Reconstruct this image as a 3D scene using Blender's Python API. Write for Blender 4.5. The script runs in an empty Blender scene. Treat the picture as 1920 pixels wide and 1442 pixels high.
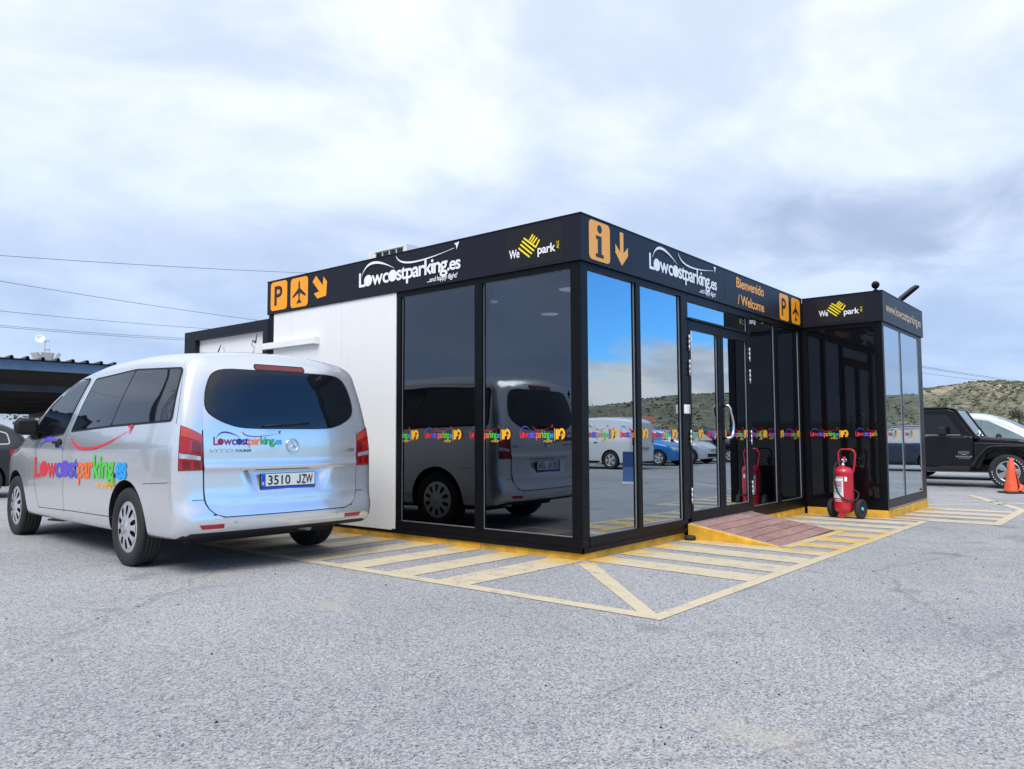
import bpy, bmesh, math, random
import numpy as np
from mathutils import Vector, Matrix
from mathutils.bvhtree import BVHTree
from mathutils.geometry import barycentric_transform
R = math.radians
PI = math.pi
rng = random.Random(7)
scene = bpy.context.scene
COL = scene.collection

# ---------------------------------------------------------------- camera
cam_d = bpy.data.cameras.new('camera')
cam = bpy.data.objects.new('camera', cam_d)
COL.objects.link(cam)
scene.camera = cam
cam_d.sensor_width = 36.0
cam_d.lens = 27.14
cam_d.clip_start = 0.05
cam_d.clip_end = 9000
CAM = Vector((-5.769, -3.902, 1.044))
_ya, _pi, _ro = R(39.234), R(3.844), R(-0.22)
_f = Vector((math.cos(_ya)*math.cos(_pi), math.sin(_ya)*math.cos(_pi), math.sin(_pi)))
_r = Vector((math.sin(_ya), -math.cos(_ya), 0))
_u = _r.cross(_f)
_r2 = _r*math.cos(_ro) + _u*math.sin(_ro)
_u2 = -_r*math.sin(_ro) + _u*math.cos(_ro)
cam.matrix_world = Matrix(((_r2.x, _u2.x, -_f.x, CAM.x), (_r2.y, _u2.y, -_f.y, CAM.y), (_r2.z, _u2.z, -_f.z, CAM.z), (0, 0, 0, 1)))

# ---------------------------------------------------------------- light and sky
scene.view_settings.view_transform = 'Standard'
scene.view_settings.look = 'None'
scene.view_settings.exposure = 0.20
scene.view_settings.gamma = 1.0
scene.view_settings.use_curve_mapping = False
SUN_AZ, SUN_EL = 204.0, 52.0          # degrees from +X anticlockwise, elevation
sun_d = bpy.data.lights.new('sun', 'SUN')
sun_d.energy = 2.5
sun_d.angle = R(34)
sun_d.color = (1.0, 0.975, 0.95)
sun = bpy.data.objects.new('sun', sun_d)
COL.objects.link(sun)
_sd = Vector((math.cos(R(SUN_AZ))*math.cos(R(SUN_EL)), math.sin(R(SUN_AZ))*math.cos(R(SUN_EL)), math.sin(R(SUN_EL))))
sun.rotation_euler = (-_sd).to_track_quat('-Z', 'Y').to_euler()

world = bpy.data.worlds.new('World')
scene.world = world
world.use_nodes = True
_nt = world.node_tree
_nt.nodes.clear()
def _n(t, **kw):
    n = _nt.nodes.new(t)
    for k, v in kw.items(): setattr(n, k, v)
    return n
def _l(a, b): _nt.links.new(a, b)
def _m(op, a, b=None, c=None, clamp=False):
    n = _n('ShaderNodeMath', operation=op, use_clamp=clamp)
    for i, v in enumerate((a, b, c)):
        if v is None: continue
        if isinstance(v, (int, float)): n.inputs[i].default_value = v
        else: _l(v, n.inputs[i])
    return n.outputs[0]
def _mixc(fac, a, b):
    n = _n('ShaderNodeMix', data_type='RGBA')
    if isinstance(fac, (int, float)): n.inputs[0].default_value = fac
    else: _l(fac, n.inputs[0])
    for i, v in ((6, a), (7, b)):
        if isinstance(v, tuple): n.inputs[i].default_value = (*v, 1)
        else: _l(v, n.inputs[i])
    return n.outputs[2]
def _ss(v, lo, hi):
    n = _n('ShaderNodeMapRange', interpolation_type='SMOOTHSTEP')
    _l(v, n.inputs[0]); n.inputs[1].default_value = lo; n.inputs[2].default_value = hi
    return n.outputs[0]
WS = 0.10                                # background strength
_out = _n('ShaderNodeOutputWorld'); _bg = _n('ShaderNodeBackground'); _bg.inputs[1].default_value = WS
_l(_bg.outputs[0], _out.inputs[0])
_sky = _n('ShaderNodeTexSky', sky_type='NISHITA', sun_disc=False)
_sky.sun_elevation = R(SUN_EL); _sky.sun_rotation = R(90-SUN_AZ)
_sky.ozone_density = 3.0; _sky.air_density = 1.0; _sky.dust_density = 0.4
_tc = _n('ShaderNodeTexCoord'); _sx = _n('ShaderNodeSeparateXYZ')
_nrm = _n('ShaderNodeVectorMath', operation='NORMALIZE'); _l(_tc.outputs['Generated'], _nrm.inputs[0])
_l(_nrm.outputs[0], _sx.inputs[0])
dx, dy, dz = _sx.outputs
_k = _m('ADD', _m('MAXIMUM', dz, 0.0), 0.30)
_cv = _n('ShaderNodeCombineXYZ'); _l(_m('DIVIDE', dx, _k), _cv.inputs[0]); _l(_m('DIVIDE', dy, _k), _cv.inputs[1])
def _noise(scale, det, rough, off, dist=0.0):
    a = _n('ShaderNodeVectorMath', operation='ADD'); _l(_cv.outputs[0], a.inputs[0]); a.inputs[1].default_value = off
    n = _n('ShaderNodeTexNoise'); n.inputs['Scale'].default_value = scale; n.inputs['Detail'].default_value = det
    n.inputs['Roughness'].default_value = rough; n.inputs['Distortion'].default_value = dist
    _l(a.outputs[0], n.inputs['Vector']); return n.outputs['Fac']
n_big = _noise(1.05, 6, 0.52, (3.1, 7.7, 0.0), 0.8)
n_mid = _noise(3.0, 9, 0.55, (11.4, 2.2, 0.0), 0.4)
n_low = _noise(0.95, 9, 0.6, (5.0, 1.0, 4.0), 0.2)
# the cloud deck breaks up over the south-east (-Y side), blue sky and low cumulus there
_az = _m("ADD", _m("MULTIPLY", dx, 0.57), _m("MULTIPLY", dy, -0.82))      # towards az -55
clear = _ss(_az, 0.70, 0.89)
# cumulus bank low over the horizon in the clear part
_btop = _m('ADD', _m('MULTIPLY', _m('SUBTRACT', dx, 0.72), 0.22), 0.074)
bank = _ss(_m('ADD', _m('MULTIPLY', _m("SUBTRACT", _btop, dz), 8.0), _m('MULTIPLY', _m('SUBTRACT', n_low, 0.5), 2.2)), 0.0, 0.30)
blue = _n('ShaderNodeMix', data_type='RGBA', blend_type='MULTIPLY'); blue.inputs[0].default_value = 1.0
_l(_sky.outputs[0], blue.inputs[6]); blue.inputs[7].default_value = (0.66, 1.30, 1.95, 1)
gain = _n('ShaderNodeMix', data_type='RGBA', blend_type='MULTIPLY'); gain.inputs[0].default_value = 1.0
_l(blue.outputs[2], gain.inputs[6]); gain.inputs[7].default_value = (1.15, 1.35, 1.40, 1)
cumulus = _mixc(_ss(n_mid, 0.38, 0.62), (6.8, 7.5, 8.6), (10.2, 10.3, 10.6))
fair = _mixc(bank, gain.outputs[2], cumulus)
# stratus deck: bright above, blue-grey towards the horizon, darker patches
hi = _ss(dz, 0.0, 0.52)
deck_lo = _mixc(hi, (3.7, 5.1, 7.8), (6.2, 7.1, 8.7))
deck_hi = _mixc(hi, (4.9, 6.4, 8.9), (9.7, 10.2, 10.8))
t_deck = _ss(_m('ADD', _m('MULTIPLY', n_big, 0.62), _m('MULTIPLY', n_mid, 0.38)), 0.38, 0.62)
deck = _mixc(t_deck, deck_lo, deck_hi)
dark = _ss(_m('ADD', _m('MULTIPLY', n_low, 0.7), _m('MULTIPLY', n_mid, 0.3)), 0.56, 0.68)
deck = _mixc(_m('MULTIPLY', dark, 0.40), deck, (3.9, 5.0, 7.2))
# one heavier grey bank low in the east
_o = Vector((math.cos(R(13))*math.cos(R(14)), math.sin(R(13))*math.cos(R(14)), math.sin(R(14))))
_e1 = Vector((math.sin(R(13)), -math.cos(R(13)), 0)); _e2 = _e1.cross(_o)
def _dot(v):
    n = _n('ShaderNodeVectorMath', operation='DOT_PRODUCT'); _l(_nrm.outputs[0], n.inputs[0]); n.inputs[1].default_value = v; return n.outputs['Value']
_q = _m('ADD', _m('POWER', _m('ABSOLUTE', _m('DIVIDE', _dot(_e1), 0.17)), 2.0), _m('POWER', _m('ABSOLUTE', _m('DIVIDE', _m('ADD', _dot(_e2), _m('MULTIPLY', _dot(_e1), -0.10)), 0.062)), 2.0))
_q = _m('ADD', _q, _m('MULTIPLY', _m('SUBTRACT', n_mid, 0.5), 3.6))
_bankdark = _m('MULTIPLY', _ss(_m('MULTIPLY', _q, -1.0), -1.4, 0.1), _ss(_dot(_o), 0.5, 0.9))
deck = _mixc(_m('MULTIPLY', _bankdark, 0.80), deck, (3.4, 4.4, 6.4))
# heavier cloud over the west (-X side)
west = _ss(_m('MULTIPLY', dx, -1.0), 0.15, 0.75)
deck = _mixc(_m('MULTIPLY', west, 0.62), deck, _mixc(n_mid, (3.0, 4.0, 6.0), (5.6, 6.8, 9.0)))
_l(_mixc(clear, deck, fair), _bg.inputs[0])

# ---------------------------------------------------------------- materials
def hexc(r, g, b):
    f = lambda c: (c/255/12.92 if c/255 <= 0.04045 else ((c/255+0.055)/1.055)**2.4)
    return (f(r), f(g), f(b))
def new_mat(name):
    m = bpy.data.materials.new(name); m.use_nodes = True
    return m, m.node_tree, m.node_tree.nodes['Principled BSDF']
def tex_noise(nt, scale, det=4, rough=0.55, coord='Object', vec=None):
    tc = nt.nodes.new('ShaderNodeTexCoord'); n = nt.nodes.new('ShaderNodeTexNoise')
    n.inputs['Scale'].default_value = scale; n.inputs['Detail'].default_value = det; n.inputs['Roughness'].default_value = rough
    nt.links.new(vec if vec is not None else tc.outputs[coord], n.inputs['Vector'])
    return n
def ramp(nt, src, pts):
    r = nt.nodes.new('ShaderNodeValToRGB'); el = r.color_ramp.elements
    while len(el) < len(pts): el.new(0.5)
    for e, (p, c) in zip(el, pts):
        e.position = p; e.color = (*c, 1) if len(c) == 3 else c
    nt.links.new(src, r.inputs[0]); return r
def bump(nt, bsdf, src, strength, dist=0.01):
    b = nt.nodes.new('ShaderNodeBump'); b.inputs['Strength'].default_value = strength; b.inputs['Distance'].default_value = dist
    nt.links.new(src, b.inputs['Height']); nt.links.new(b.outputs[0], bsdf.inputs['Normal']); return b
def mat(name, col, rough=0.5, metal=0.0, var=0.08, vscale=6.0, coat=0.0, spec=0.5, bmp=0.0, bscale=40.0, rvar=0.08, emit=None):
    m, nt, b = new_mat(name)
    b.inputs['Metallic'].default_value = metal
    b.inputs['Specular IOR Level'].default_value = spec
    b.inputs['Coat Weight'].default_value = coat
    b.inputs['Coat Roughness'].default_value = 0.04
    n = tex_noise(nt, vscale, 5, 0.6)
    lo = tuple(max(0, c*(1-var)) for c in col); hi_ = tuple(min(1, c*(1+var)) for c in col)
    r = ramp(nt, n.outputs['Fac'], [(0.3, lo), (0.7, hi_)])
    nt.links.new(r.outputs[0], b.inputs['Base Color'])
    mr = nt.nodes.new('ShaderNodeMapRange'); nt.links.new(n.outputs['Fac'], mr.inputs[0])
    mr.inputs[3].default_value = max(0, rough-rvar*0.5); mr.inputs[4].default_value = min(1, rough+rvar*0.5)
    nt.links.new(mr.outputs[0], b.inputs['Roughness'])
    if bmp: bump(nt, b, tex_noise(nt, bscale, 3).outputs['Fac'], bmp, 0.005)
    if emit:
        b.inputs['Emission Color'].default_value = (*emit[0], 1); b.inputs['Emission Strength'].default_value = emit[1]
    return m

def asphalt_mat():
    m, nt, b = new_mat('asphalt')
    tc = nt.nodes.new('ShaderNodeTexCoord'); v = tc.outputs['Object']
    st = nt.nodes.new('ShaderNodeTexVoronoi'); st.inputs['Scale'].default_value = 115; nt.links.new(v, st.inputs['Vector'])
    st2 = nt.nodes.new('ShaderNodeTexVoronoi'); st2.inputs['Scale'].default_value = 210; nt.links.new(v, st2.inputs['Vector'])
    sep = nt.nodes.new('ShaderNodeSeparateColor'); nt.links.new(st.outputs['Color'], sep.inputs[0])
    sep2 = nt.nodes.new('ShaderNodeSeparateColor'); nt.links.new(st2.outputs['Color'], sep2.inputs[0])
    base = ramp(nt, sep.outputs[0], [(0.0, (0.12, 0.12, 0.13)), (0.10, (0.235, 0.235, 0.25)), (0.45, (0.335, 0.335, 0.345)), (1.0, (0.49, 0.487, 0.487))])
    fine = ramp(nt, sep2.outputs[1], [(0.0, (0.35, 0.35, 0.36)), (0.2, (0.85, 0.85, 0.85)), (1.0, (1.15, 1.15, 1.14))])
    mul = nt.nodes.new('ShaderNodeMix'); mul.data_type = 'RGBA'; mul.blend_type = 'MULTIPLY'; mul.inputs[0].default_value = 0.85
    nt.links.new(base.outputs[0], mul.inputs[6]); nt.links.new(fine.outputs[0], mul.inputs[7])
    big = tex_noise(nt, 0.35, 5, 0.6, vec=v)
    wear = ramp(nt, big.outputs['Fac'], [(0.30, (0.84, 0.84, 0.86)), (0.5, (1.0, 1.0, 1.0)), (0.70, (1.15, 1.14, 1.11))])
    mul2 = nt.nodes.new('ShaderNodeMix'); mul2.data_type = 'RGBA'; mul2.blend_type = 'MULTIPLY'; mul2.inputs[0].default_value = 1
    nt.links.new(mul.outputs[2], mul2.inputs[6]); nt.links.new(wear.outputs[0], mul2.inputs[7])
    # pale dust blotches
    d1 = tex_noise(nt, 0.9, 6, 0.62, vec=v)
    dr = ramp(nt, d1.outputs['Fac'], [(0.585, (0, 0, 0)), (0.72, (0.65, 0.65, 0.65))])
    dm = nt.nodes.new('ShaderNodeMix'); dm.data_type = 'RGBA'
    nt.links.new(dr.outputs[0], dm.inputs[0]); nt.links.new(mul2.outputs[2], dm.inputs[6]); dm.inputs[7].default_value = (0.47, 0.42, 0.34, 1)
    # dark worn streaks and hairline cracks
    mp = nt.nodes.new('ShaderNodeMapping'); mp.inputs['Scale'].default_value = (0.55, 2.2, 1); mp.inputs['Rotation'].default_value = (0, 0, R(25)); nt.links.new(v, mp.inputs[0])
    d2 = tex_noise(nt, 0.8, 7, 0.65, vec=mp.outputs[0])
    sr = ramp(nt, d2.outputs['Fac'], [(0.60, (0, 0, 0)), (0.70, (0.38, 0.38, 0.38))])
    dm2 = nt.nodes.new('ShaderNodeMix'); dm2.data_type = 'RGBA'
    nt.links.new(sr.outputs[0], dm2.inputs[0]); nt.links.new(dm.outputs[2], dm2.inputs[6]); dm2.inputs[7].default_value = (0.13, 0.13, 0.135, 1)
    cr = nt.nodes.new('ShaderNodeTexVoronoi'); cr.feature = 'DISTANCE_TO_EDGE'; cr.inputs['Scale'].default_value = 0.22; cr.inputs['Randomness'].default_value = 1
    wn = tex_noise(nt, 2.5, 5, 0.6, vec=v); wm = nt.nodes.new('ShaderNodeMix'); wm.data_type = 'VECTOR'; wm.inputs[0].default_value = 0.25
    nt.links.new(v, wm.inputs[4]); nt.links.new(wn.outputs['Color'], wm.inputs[5]); nt.links.new(wm.outputs[1], cr.inputs['Vector'])
    crr = ramp(nt, cr.outputs['Distance'], [(0.0, (0.28, 0.28, 0.28)), (0.0016, (0, 0, 0))])
    dm3 = nt.nodes.new('ShaderNodeMix'); dm3.data_type = 'RGBA'
    nt.links.new(crr.outputs[0], dm3.inputs[0]); nt.links.new(dm2.outputs[2], dm3.inputs[6]); dm3.inputs[7].default_value = (0.07, 0.07, 0.07, 1)
    o1 = tex_noise(nt, 1.5, 4, 0.5, vec=v); o2 = tex_noise(nt, 0.23, 2, 0.5, vec=v)
    om = nt.nodes.new('ShaderNodeMath'); om.operation = 'MULTIPLY_ADD'; nt.links.new(o2.outputs['Fac'], om.inputs[0]); om.inputs[1].default_value = 0.5; nt.links.new(o1.outputs['Fac'], om.inputs[2])
    orr = ramp(nt, om.outputs[0], [(0.93, (0, 0, 0)), (0.99, (0.35, 0.35, 0.35))])
    dm4 = nt.nodes.new('ShaderNodeMix'); dm4.data_type = 'RGBA'
    nt.links.new(orr.outputs[0], dm4.inputs[0]); nt.links.new(dm3.outputs[2], dm4.inputs[6]); dm4.inputs[7].default_value = (0.10, 0.10, 0.105, 1)
    nt.links.new(dm4.outputs[2], b.inputs['Base Color'])
    b.inputs['Roughness'].default_value = 0.85; b.inputs['Specular IOR Level'].default_value = 0.3
    bump(nt, b, st.outputs['Distance'], 0.55, 0.006)
    return m
M = {}
M['asphalt'] = asphalt_mat()
def paint_mat(name, lo, hi_, worn, thr):
    m, nt, b = new_mat(name)
    tc = nt.nodes.new('ShaderNodeTexCoord'); v = tc.outputs['Object']
    at = nt.nodes.new('ShaderNodeAttribute'); at.attribute_name = 'fresh'
    n1 = tex_noise(nt, 3.0, 6, 0.6, vec=v)
    ad = nt.nodes.new('ShaderNodeMath'); ad.operation = 'MULTIPLY_ADD'; nt.links.new(n1.outputs['Fac'], ad.inputs[0]); ad.inputs[1].default_value = 0.9
    nt.links.new(at.outputs['Fac'], ad.inputs[2])
    fr = ramp(nt, ad.outputs[0], [(0.55, lo), (1.05 if 1.05 <= 1 else 1.0, hi_)])
    st = nt.nodes.new('ShaderNodeTexVoronoi'); st.inputs['Scale'].default_value = 140; nt.links.new(v, st.inputs['Vector'])
    sep = nt.nodes.new('ShaderNodeSeparateColor'); nt.links.new(st.outputs['Color'], sep.inputs[0])
    n2 = tex_noise(nt, 6.0, 7, 0.7, vec=v)
    su = nt.nodes.new('ShaderNodeMath'); su.operation = 'MULTIPLY_ADD'; nt.links.new(sep.outputs[0], su.inputs[0]); su.inputs[1].default_value = 0.30
    nt.links.new(n2.outputs['Fac'], su.inputs[2])
    wr = ramp(nt, su.outputs[0], [(thr, (0, 0, 0)), (thr+0.06, (1, 1, 1))])
    mx = nt.nodes.new('ShaderNodeMix'); mx.data_type = 'RGBA'
    nt.links.new(wr.outputs[0], mx.inputs[0]); nt.links.new(fr.outputs[0], mx.inputs[6]); mx.inputs[7].default_value = (*worn, 1)
    nt.links.new(mx.outputs[2], b.inputs['Base Color'])
    b.inputs['Roughness'].default_value = 0.7
    bump(nt, b, st.outputs['Distance'], 0.35, 0.004)
    return m
M['marking'] = paint_mat('faded_yellow_paint', (0.60, 0.505, 0.345), (0.68, 0.40, 0.045), (0.31, 0.30, 0.30), 0.77)
M['markwhite'] = paint_mat('faded_white_paint', (0.58, 0.55, 0.46), (0.58, 0.55, 0.46), (0.33, 0.33, 0.33), 0.74)
M['plinth'] = mat('yellow_painted_concrete', (0.68, 0.37, 0.03), 0.65, var=0.32, vscale=5, bmp=0.3, bscale=30)
M['cement'] = mat('bare_cement', (0.42, 0.38, 0.28), 0.85, var=0.25, vscale=9, bmp=0.4, bscale=50)
M['black'] = mat('black_satin_aluminium', (0.0045, 0.0045, 0.006), 0.36, spec=0.16, var=0.2)
M['fascia'] = mat('charcoal_fascia_sheet', (0.0095, 0.010, 0.018), 0.42, var=0.15, vscale=2, spec=0.25)
M['plaque'] = mat('charcoal_sticker_sheet', (0.014, 0.013, 0.016), 0.55, var=0.1, spec=0.25)
M['rubber'] = mat('black_rubber', (0.018, 0.018, 0.019), 0.75, var=0.2, vscale=20)
M['bead'] = mat('grey_glazing_bead', (0.45, 0.46, 0.48), 0.35, metal=0.6)
M['steel'] = mat('brushed_steel', (0.62, 0.63, 0.65), 0.28, metal=1.0)
M['chrome'] = mat('chrome', (0.75, 0.76, 0.78), 0.12, metal=1.0)
def panel_mat():
    m, nt, b = new_mat('white_sandwich_panel')
    tc = nt.nodes.new('ShaderNodeTexCoord'); mp = nt.nodes.new('ShaderNodeMapping'); mp.inputs['Scale'].default_value = (9, 9, 0.35); nt.links.new(tc.outputs['Object'], mp.inputs[0])
    n = tex_noise(nt, 2.2, 7, 0.62, vec=mp.outputs[0]); n2 = tex_noise(nt, 1.4, 5, 0.6)
    ad = nt.nodes.new('ShaderNodeMath'); ad.operation = 'MULTIPLY_ADD'; nt.links.new(n2.outputs['Fac'], ad.inputs[0]); ad.inputs[1].default_value = 0.6; nt.links.new(n.outputs['Fac'], ad.inputs[2])
    r = ramp(nt, ad.outputs[0], [(0.60, (0.82, 0.82, 0.815)), (0.85, (0.81, 0.81, 0.80)), (1.0, (0.795, 0.795, 0.785))])
    nt.links.new(r.outputs[0], b.inputs['Base Color']); b.inputs['Roughness'].default_value = 0.42
    bump(nt, b, tex_noise(nt, 0.9, 2).outputs['Fac'], 0.08, 0.02)
    return m
M['panel'] = panel_mat()
M['white'] = mat('white_plastic', (0.82, 0.82, 0.81), 0.4, var=0.03)
M['dark'] = mat('dark_interior', (0.02, 0.021, 0.024), 0.8)
M['darkfloor'] = mat('dark_floor_tile', (0.06, 0.062, 0.07), 0.35, var=0.2, vscale=3)
M['seam'] = mat('dark_seam', (0.008, 0.008, 0.01), 0.7)
M['orange'] = mat('orange_vinyl', hexc(250, 160, 8), 0.42, var=0.02)
M['orange2'] = mat('pale_orange_vinyl', hexc(246, 170, 70), 0.42, var=0.02)
M['vwhite'] = mat('white_vinyl', (0.84, 0.85, 0.87), 0.42, var=0.02)
M['vyellow'] = mat('yellow_vinyl', hexc(250, 225, 30), 0.42, var=0.02)
M['vsand'] = mat('sand_vinyl', hexc(225, 190, 140), 0.42, var=0.02)
M['ink'] = mat('black_ink', (0.012, 0.012, 0.013), 0.45)
M['v_red'] = mat('red_vinyl', hexc(226, 40, 60), 0.42, var=0.03)
M['v_purple'] = mat('purple_vinyl', hexc(98, 78, 200), 0.42, var=0.03)
M['v_dpurple'] = mat('dark_purple_vinyl', hexc(66, 44, 130), 0.42, var=0.03)
M['v_orange'] = mat('bright_orange_vinyl', hexc(250, 118, 40), 0.42, var=0.03)
M['v_green'] = mat('green_vinyl', hexc(88, 205, 72), 0.42, var=0.03)
M['v_dgreen'] = mat('deep_green_vinyl', hexc(40, 160, 80), 0.42, var=0.03)
M['v_blue'] = mat('sky_blue_vinyl', hexc(22, 165, 240), 0.42, var=0.03)
M['v_maroon'] = mat('maroon_vinyl', hexc(140, 30, 80), 0.42, var=0.03)
M['v_gold'] = mat('gold_vinyl', hexc(250, 180, 20), 0.42, var=0.03)
M['plate'] = mat('number_plate_white', (0.70, 0.74, 0.72), 0.35, var=0.04)
M['euro'] = mat('euro_blue', hexc(20, 80, 190), 0.4)
M['redlens'] = mat('red_lens', (0.42, 0.006, 0.012), 0.10, coat=0.6, var=0.25, vscale=25)
M['darkred'] = mat('dark_red_lens', (0.16, 0.004, 0.01), 0.12, coat=0.6, var=0.3, vscale=30)
M['amberlens'] = mat('red_amber_lens', (0.50, 0.06, 0.03), 0.12, coat=0.6, var=0.2, vscale=25)
M['clearlens'] = mat('clear_lens', (0.62, 0.63, 0.66), 0.12, metal=0.5, coat=0.6, var=0.3, vscale=40)
def carpaint(name, col, metal=0.75, rough=0.30):
    m, nt, b = new_mat(name)
    n = tex_noise(nt, 900, 2, 0.5)
    r = ramp(nt, n.outputs['Fac'], [(0.3, tuple(c*0.93 for c in col)), (0.7, tuple(min(1, c*1.05) for c in col))])
    nt.links.new(r.outputs[0], b.inputs['Base Color'])
    b.inputs['Metallic'].default_value = metal; b.inputs['Roughness'].default_value = rough
    b.inputs['Coat Weight'].default_value = 0.9; b.inputs['Coat Roughness'].default_value = 0.03
    # road dust film low on the body
    return m
M['silver'] = carpaint('silver_car_paint', (0.74, 0.755, 0.78), 0.64, 0.22)
M['blackcar'] = carpaint('black_car_paint', (0.004, 0.004, 0.006), 0.0, 0.40)
M['blackcar'].node_tree.nodes['Principled BSDF'].inputs['Coat Weight'].default_value = 0.22; M['blackcar'].node_tree.nodes['Principled BSDF'].inputs['Specular IOR Level'].default_value = 0.3
M['browncar'] = carpaint('dark_brown_car_paint', (0.010, 0.0085, 0.009), 0.1, 0.4)
M['whitecar'] = carpaint('white_car_paint', (0.74, 0.76, 0.78), 0.0, 0.35)
M['bluecar'] = carpaint('blue_car_paint', (0.03, 0.22, 0.62), 0.3, 0.3)
M['navycar'] = carpaint('navy_car_paint', (0.015, 0.022, 0.05), 0.3, 0.3)
M['redcar'] = carpaint('red_car_paint', (0.45, 0.02, 0.03), 0.2, 0.3)
M['palesilver'] = carpaint('pale_silver_car_paint', (0.72, 0.75, 0.80), 0.4, 0.3)
M['trim'] = mat('black_plastic_trim', (0.013, 0.013, 0.015), 0.6, var=0.15, vscale=15, spec=0.35)
M['hubcap'] = mat('silver_hubcap', (0.60, 0.61, 0.63), 0.32, metal=0.55, coat=0.3)
def carglass(name, col=(0.006, 0.008, 0.012), rough=0.02, ior=1.62):
    m, nt, b = new_mat(name)
    n = tex_noise(nt, 2.0, 3)
    r = ramp(nt, n.outputs['Fac'], [(0.3, tuple(c*0.8 for c in col)), (0.7, tuple(c*1.2 for c in col))])
    nt.links.new(r.outputs[0], b.inputs['Base Color'])
    b.inputs['Roughness'].default_value = rough; b.inputs['IOR'].default_value = ior
    return m
M['carglass'] = carglass('tinted_car_glass')
M['paleglass'] = carglass('pale_opaque_car_glass', (0.16, 0.22, 0.23), 0.02, 1.6)  # opaque; bright interior and reflection are put into the pale base colour
M['carglass2'] = carglass('clear_car_glass', (0.05, 0.07, 0.075), 0.02, 1.7)
def building_glass(name, refl, tint, base=0.10):
    m = bpy.data.materials.new(name); m.use_nodes = True; nt = m.node_tree; nt.nodes.clear()
    out = nt.nodes.new('ShaderNodeOutputMaterial'); mx = nt.nodes.new('ShaderNodeMixShader')
    tr = nt.nodes.new('ShaderNodeBsdfTransparent'); tr.inputs[0].default_value = (*tint, 1)
    gl = nt.nodes.new('ShaderNodeBsdfGlossy'); gl.inputs['Color'].default_value = (*refl, 1); gl.inputs['Roughness'].default_value = 0.004
    fr = nt.nodes.new('ShaderNodeFresnel'); fr.inputs[0].default_value = 1.5
    mt = nt.nodes.new('ShaderNodeMath'); mt.operation = 'MULTIPLY_ADD'; mt.use_clamp = True
    nt.links.new(fr.outputs[0], mt.inputs[0]); mt.inputs[1].default_value = 1.0; mt.inputs[2].default_value = base
    # faint float-glass waviness
    n = tex_noise(nt, 1.3, 2); bp = nt.nodes.new('ShaderNodeBump'); bp.inputs['Strength'].default_value = 0.015; bp.inputs['Distance'].default_value = 0.02
    nt.links.new(n.outputs['Fac'], bp.inputs['Height']); nt.links.new(bp.outputs[0], gl.inputs['Normal'])
    nt.links.new(mt.outputs[0], mx.inputs[0]); nt.links.new(tr.outputs[0], mx.inputs[1]); nt.links.new(gl.outputs[0], mx.inputs[2])
    nt.links.new(mx.outputs[0], out.inputs[0])
    return m
M['glass'] = building_glass('grey_tinted_office_glass', (0.80, 0.88, 0.98), (0.20, 0.22, 0.26), 0.08)
M['brightglass'] = building_glass('office_glass_raised_reflection', (0.80, 0.90, 0.98), (0.20, 0.22, 0.25), 0.42)  # same glazing, reflection raised so the right-hand faces look brighter
M['glass_dark'] = mat('black_back_painted_glass', (0.004, 0.004, 0.005), 0.03, var=0.1, spec=0.5, rvar=0.0)
M['lamp'] = mat('ceiling_downlight', (0.9, 0.9, 0.9), 0.5, emit=((1, 0.97, 0.9), 3.0))
def tile_mat():
    m, nt, b = new_mat('terracotta_ramp_tile')
    tc = nt.nodes.new('ShaderNodeTexCoord'); oi = nt.nodes.new('ShaderNodeObjectInfo')
    mp = nt.nodes.new('ShaderNodeMapping'); mp.inputs['Scale'].default_value = (4, 40, 4); nt.links.new(tc.outputs['Object'], mp.inputs[0])
    off = nt.nodes.new('ShaderNodeVectorMath'); off.operation = 'ADD'; nt.links.new(mp.outputs[0], off.inputs[0]); nt.links.new(oi.outputs['Random'], off.inputs[1])
    n = tex_noise(nt, 1.6, 6, 0.65, vec=off.outputs[0])
    r = ramp(nt, n.outputs['Fac'], [(0.25, (0.24, 0.120, 0.098)), (0.5, (0.35, 0.195, 0.165)), (0.78, (0.48, 0.30, 0.255))])
    hs = nt.nodes.new('ShaderNodeHueSaturation'); nt.links.new(r.outputs[0], hs.inputs['Color'])
    mr = nt.nodes.new('ShaderNodeMapRange'); nt.links.new(oi.outputs['Random'], mr.inputs[0]); mr.inputs[3].default_value = 0.85; mr.inputs[4].default_value = 1.2
    nt.links.new(mr.outputs[0], hs.inputs['Value'])
    nt.links.new(hs.outputs[0], b.inputs['Base Color']); b.inputs['Roughness'].default_value = 0.55
    bump(nt, b, n.outputs['Fac'], 0.2, 0.004)
    return m
M['tile'] = tile_mat()
M['grout'] = mat('dark_grout', (0.05, 0.05, 0.065), 0.8)
M['extred'] = mat('red_extinguisher_enamel', (0.50, 0.012, 0.030), 0.32, coat=0.4, var=0.08)
M['cone'] = mat('orange_cone_plastic', (0.80, 0.10, 0.035), 0.5, var=0.12, vscale=8)
M['teal'] = mat('turquoise_hub_cap', (0.05, 0.55, 0.55), 0.4)
M['carport'] = mat('brown_ribbed_roof_sheet', (0.055, 0.045, 0.040), 0.6, var=0.25, vscale=2)
M['bluebeam'] = mat('blue_grey_steel_beam', (0.10, 0.17, 0.26), 0.5, var=0.2, vscale=3)
M['galv'] = mat('galvanised_steel', (0.42, 0.44, 0.46), 0.45, metal=0.7, var=0.15)
M['concrete'] = mat('weathered_concrete', (0.40, 0.39, 0.37), 0.85, var=0.15, bmp=0.2)
M['cable'] = mat('dark_cable', (0.03, 0.03, 0.035), 0.6)
M['bark'] = mat('grey_bark', (0.16, 0.13, 0.10), 0.9, var=0.3, vscale=8, bmp=0.5)
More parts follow.
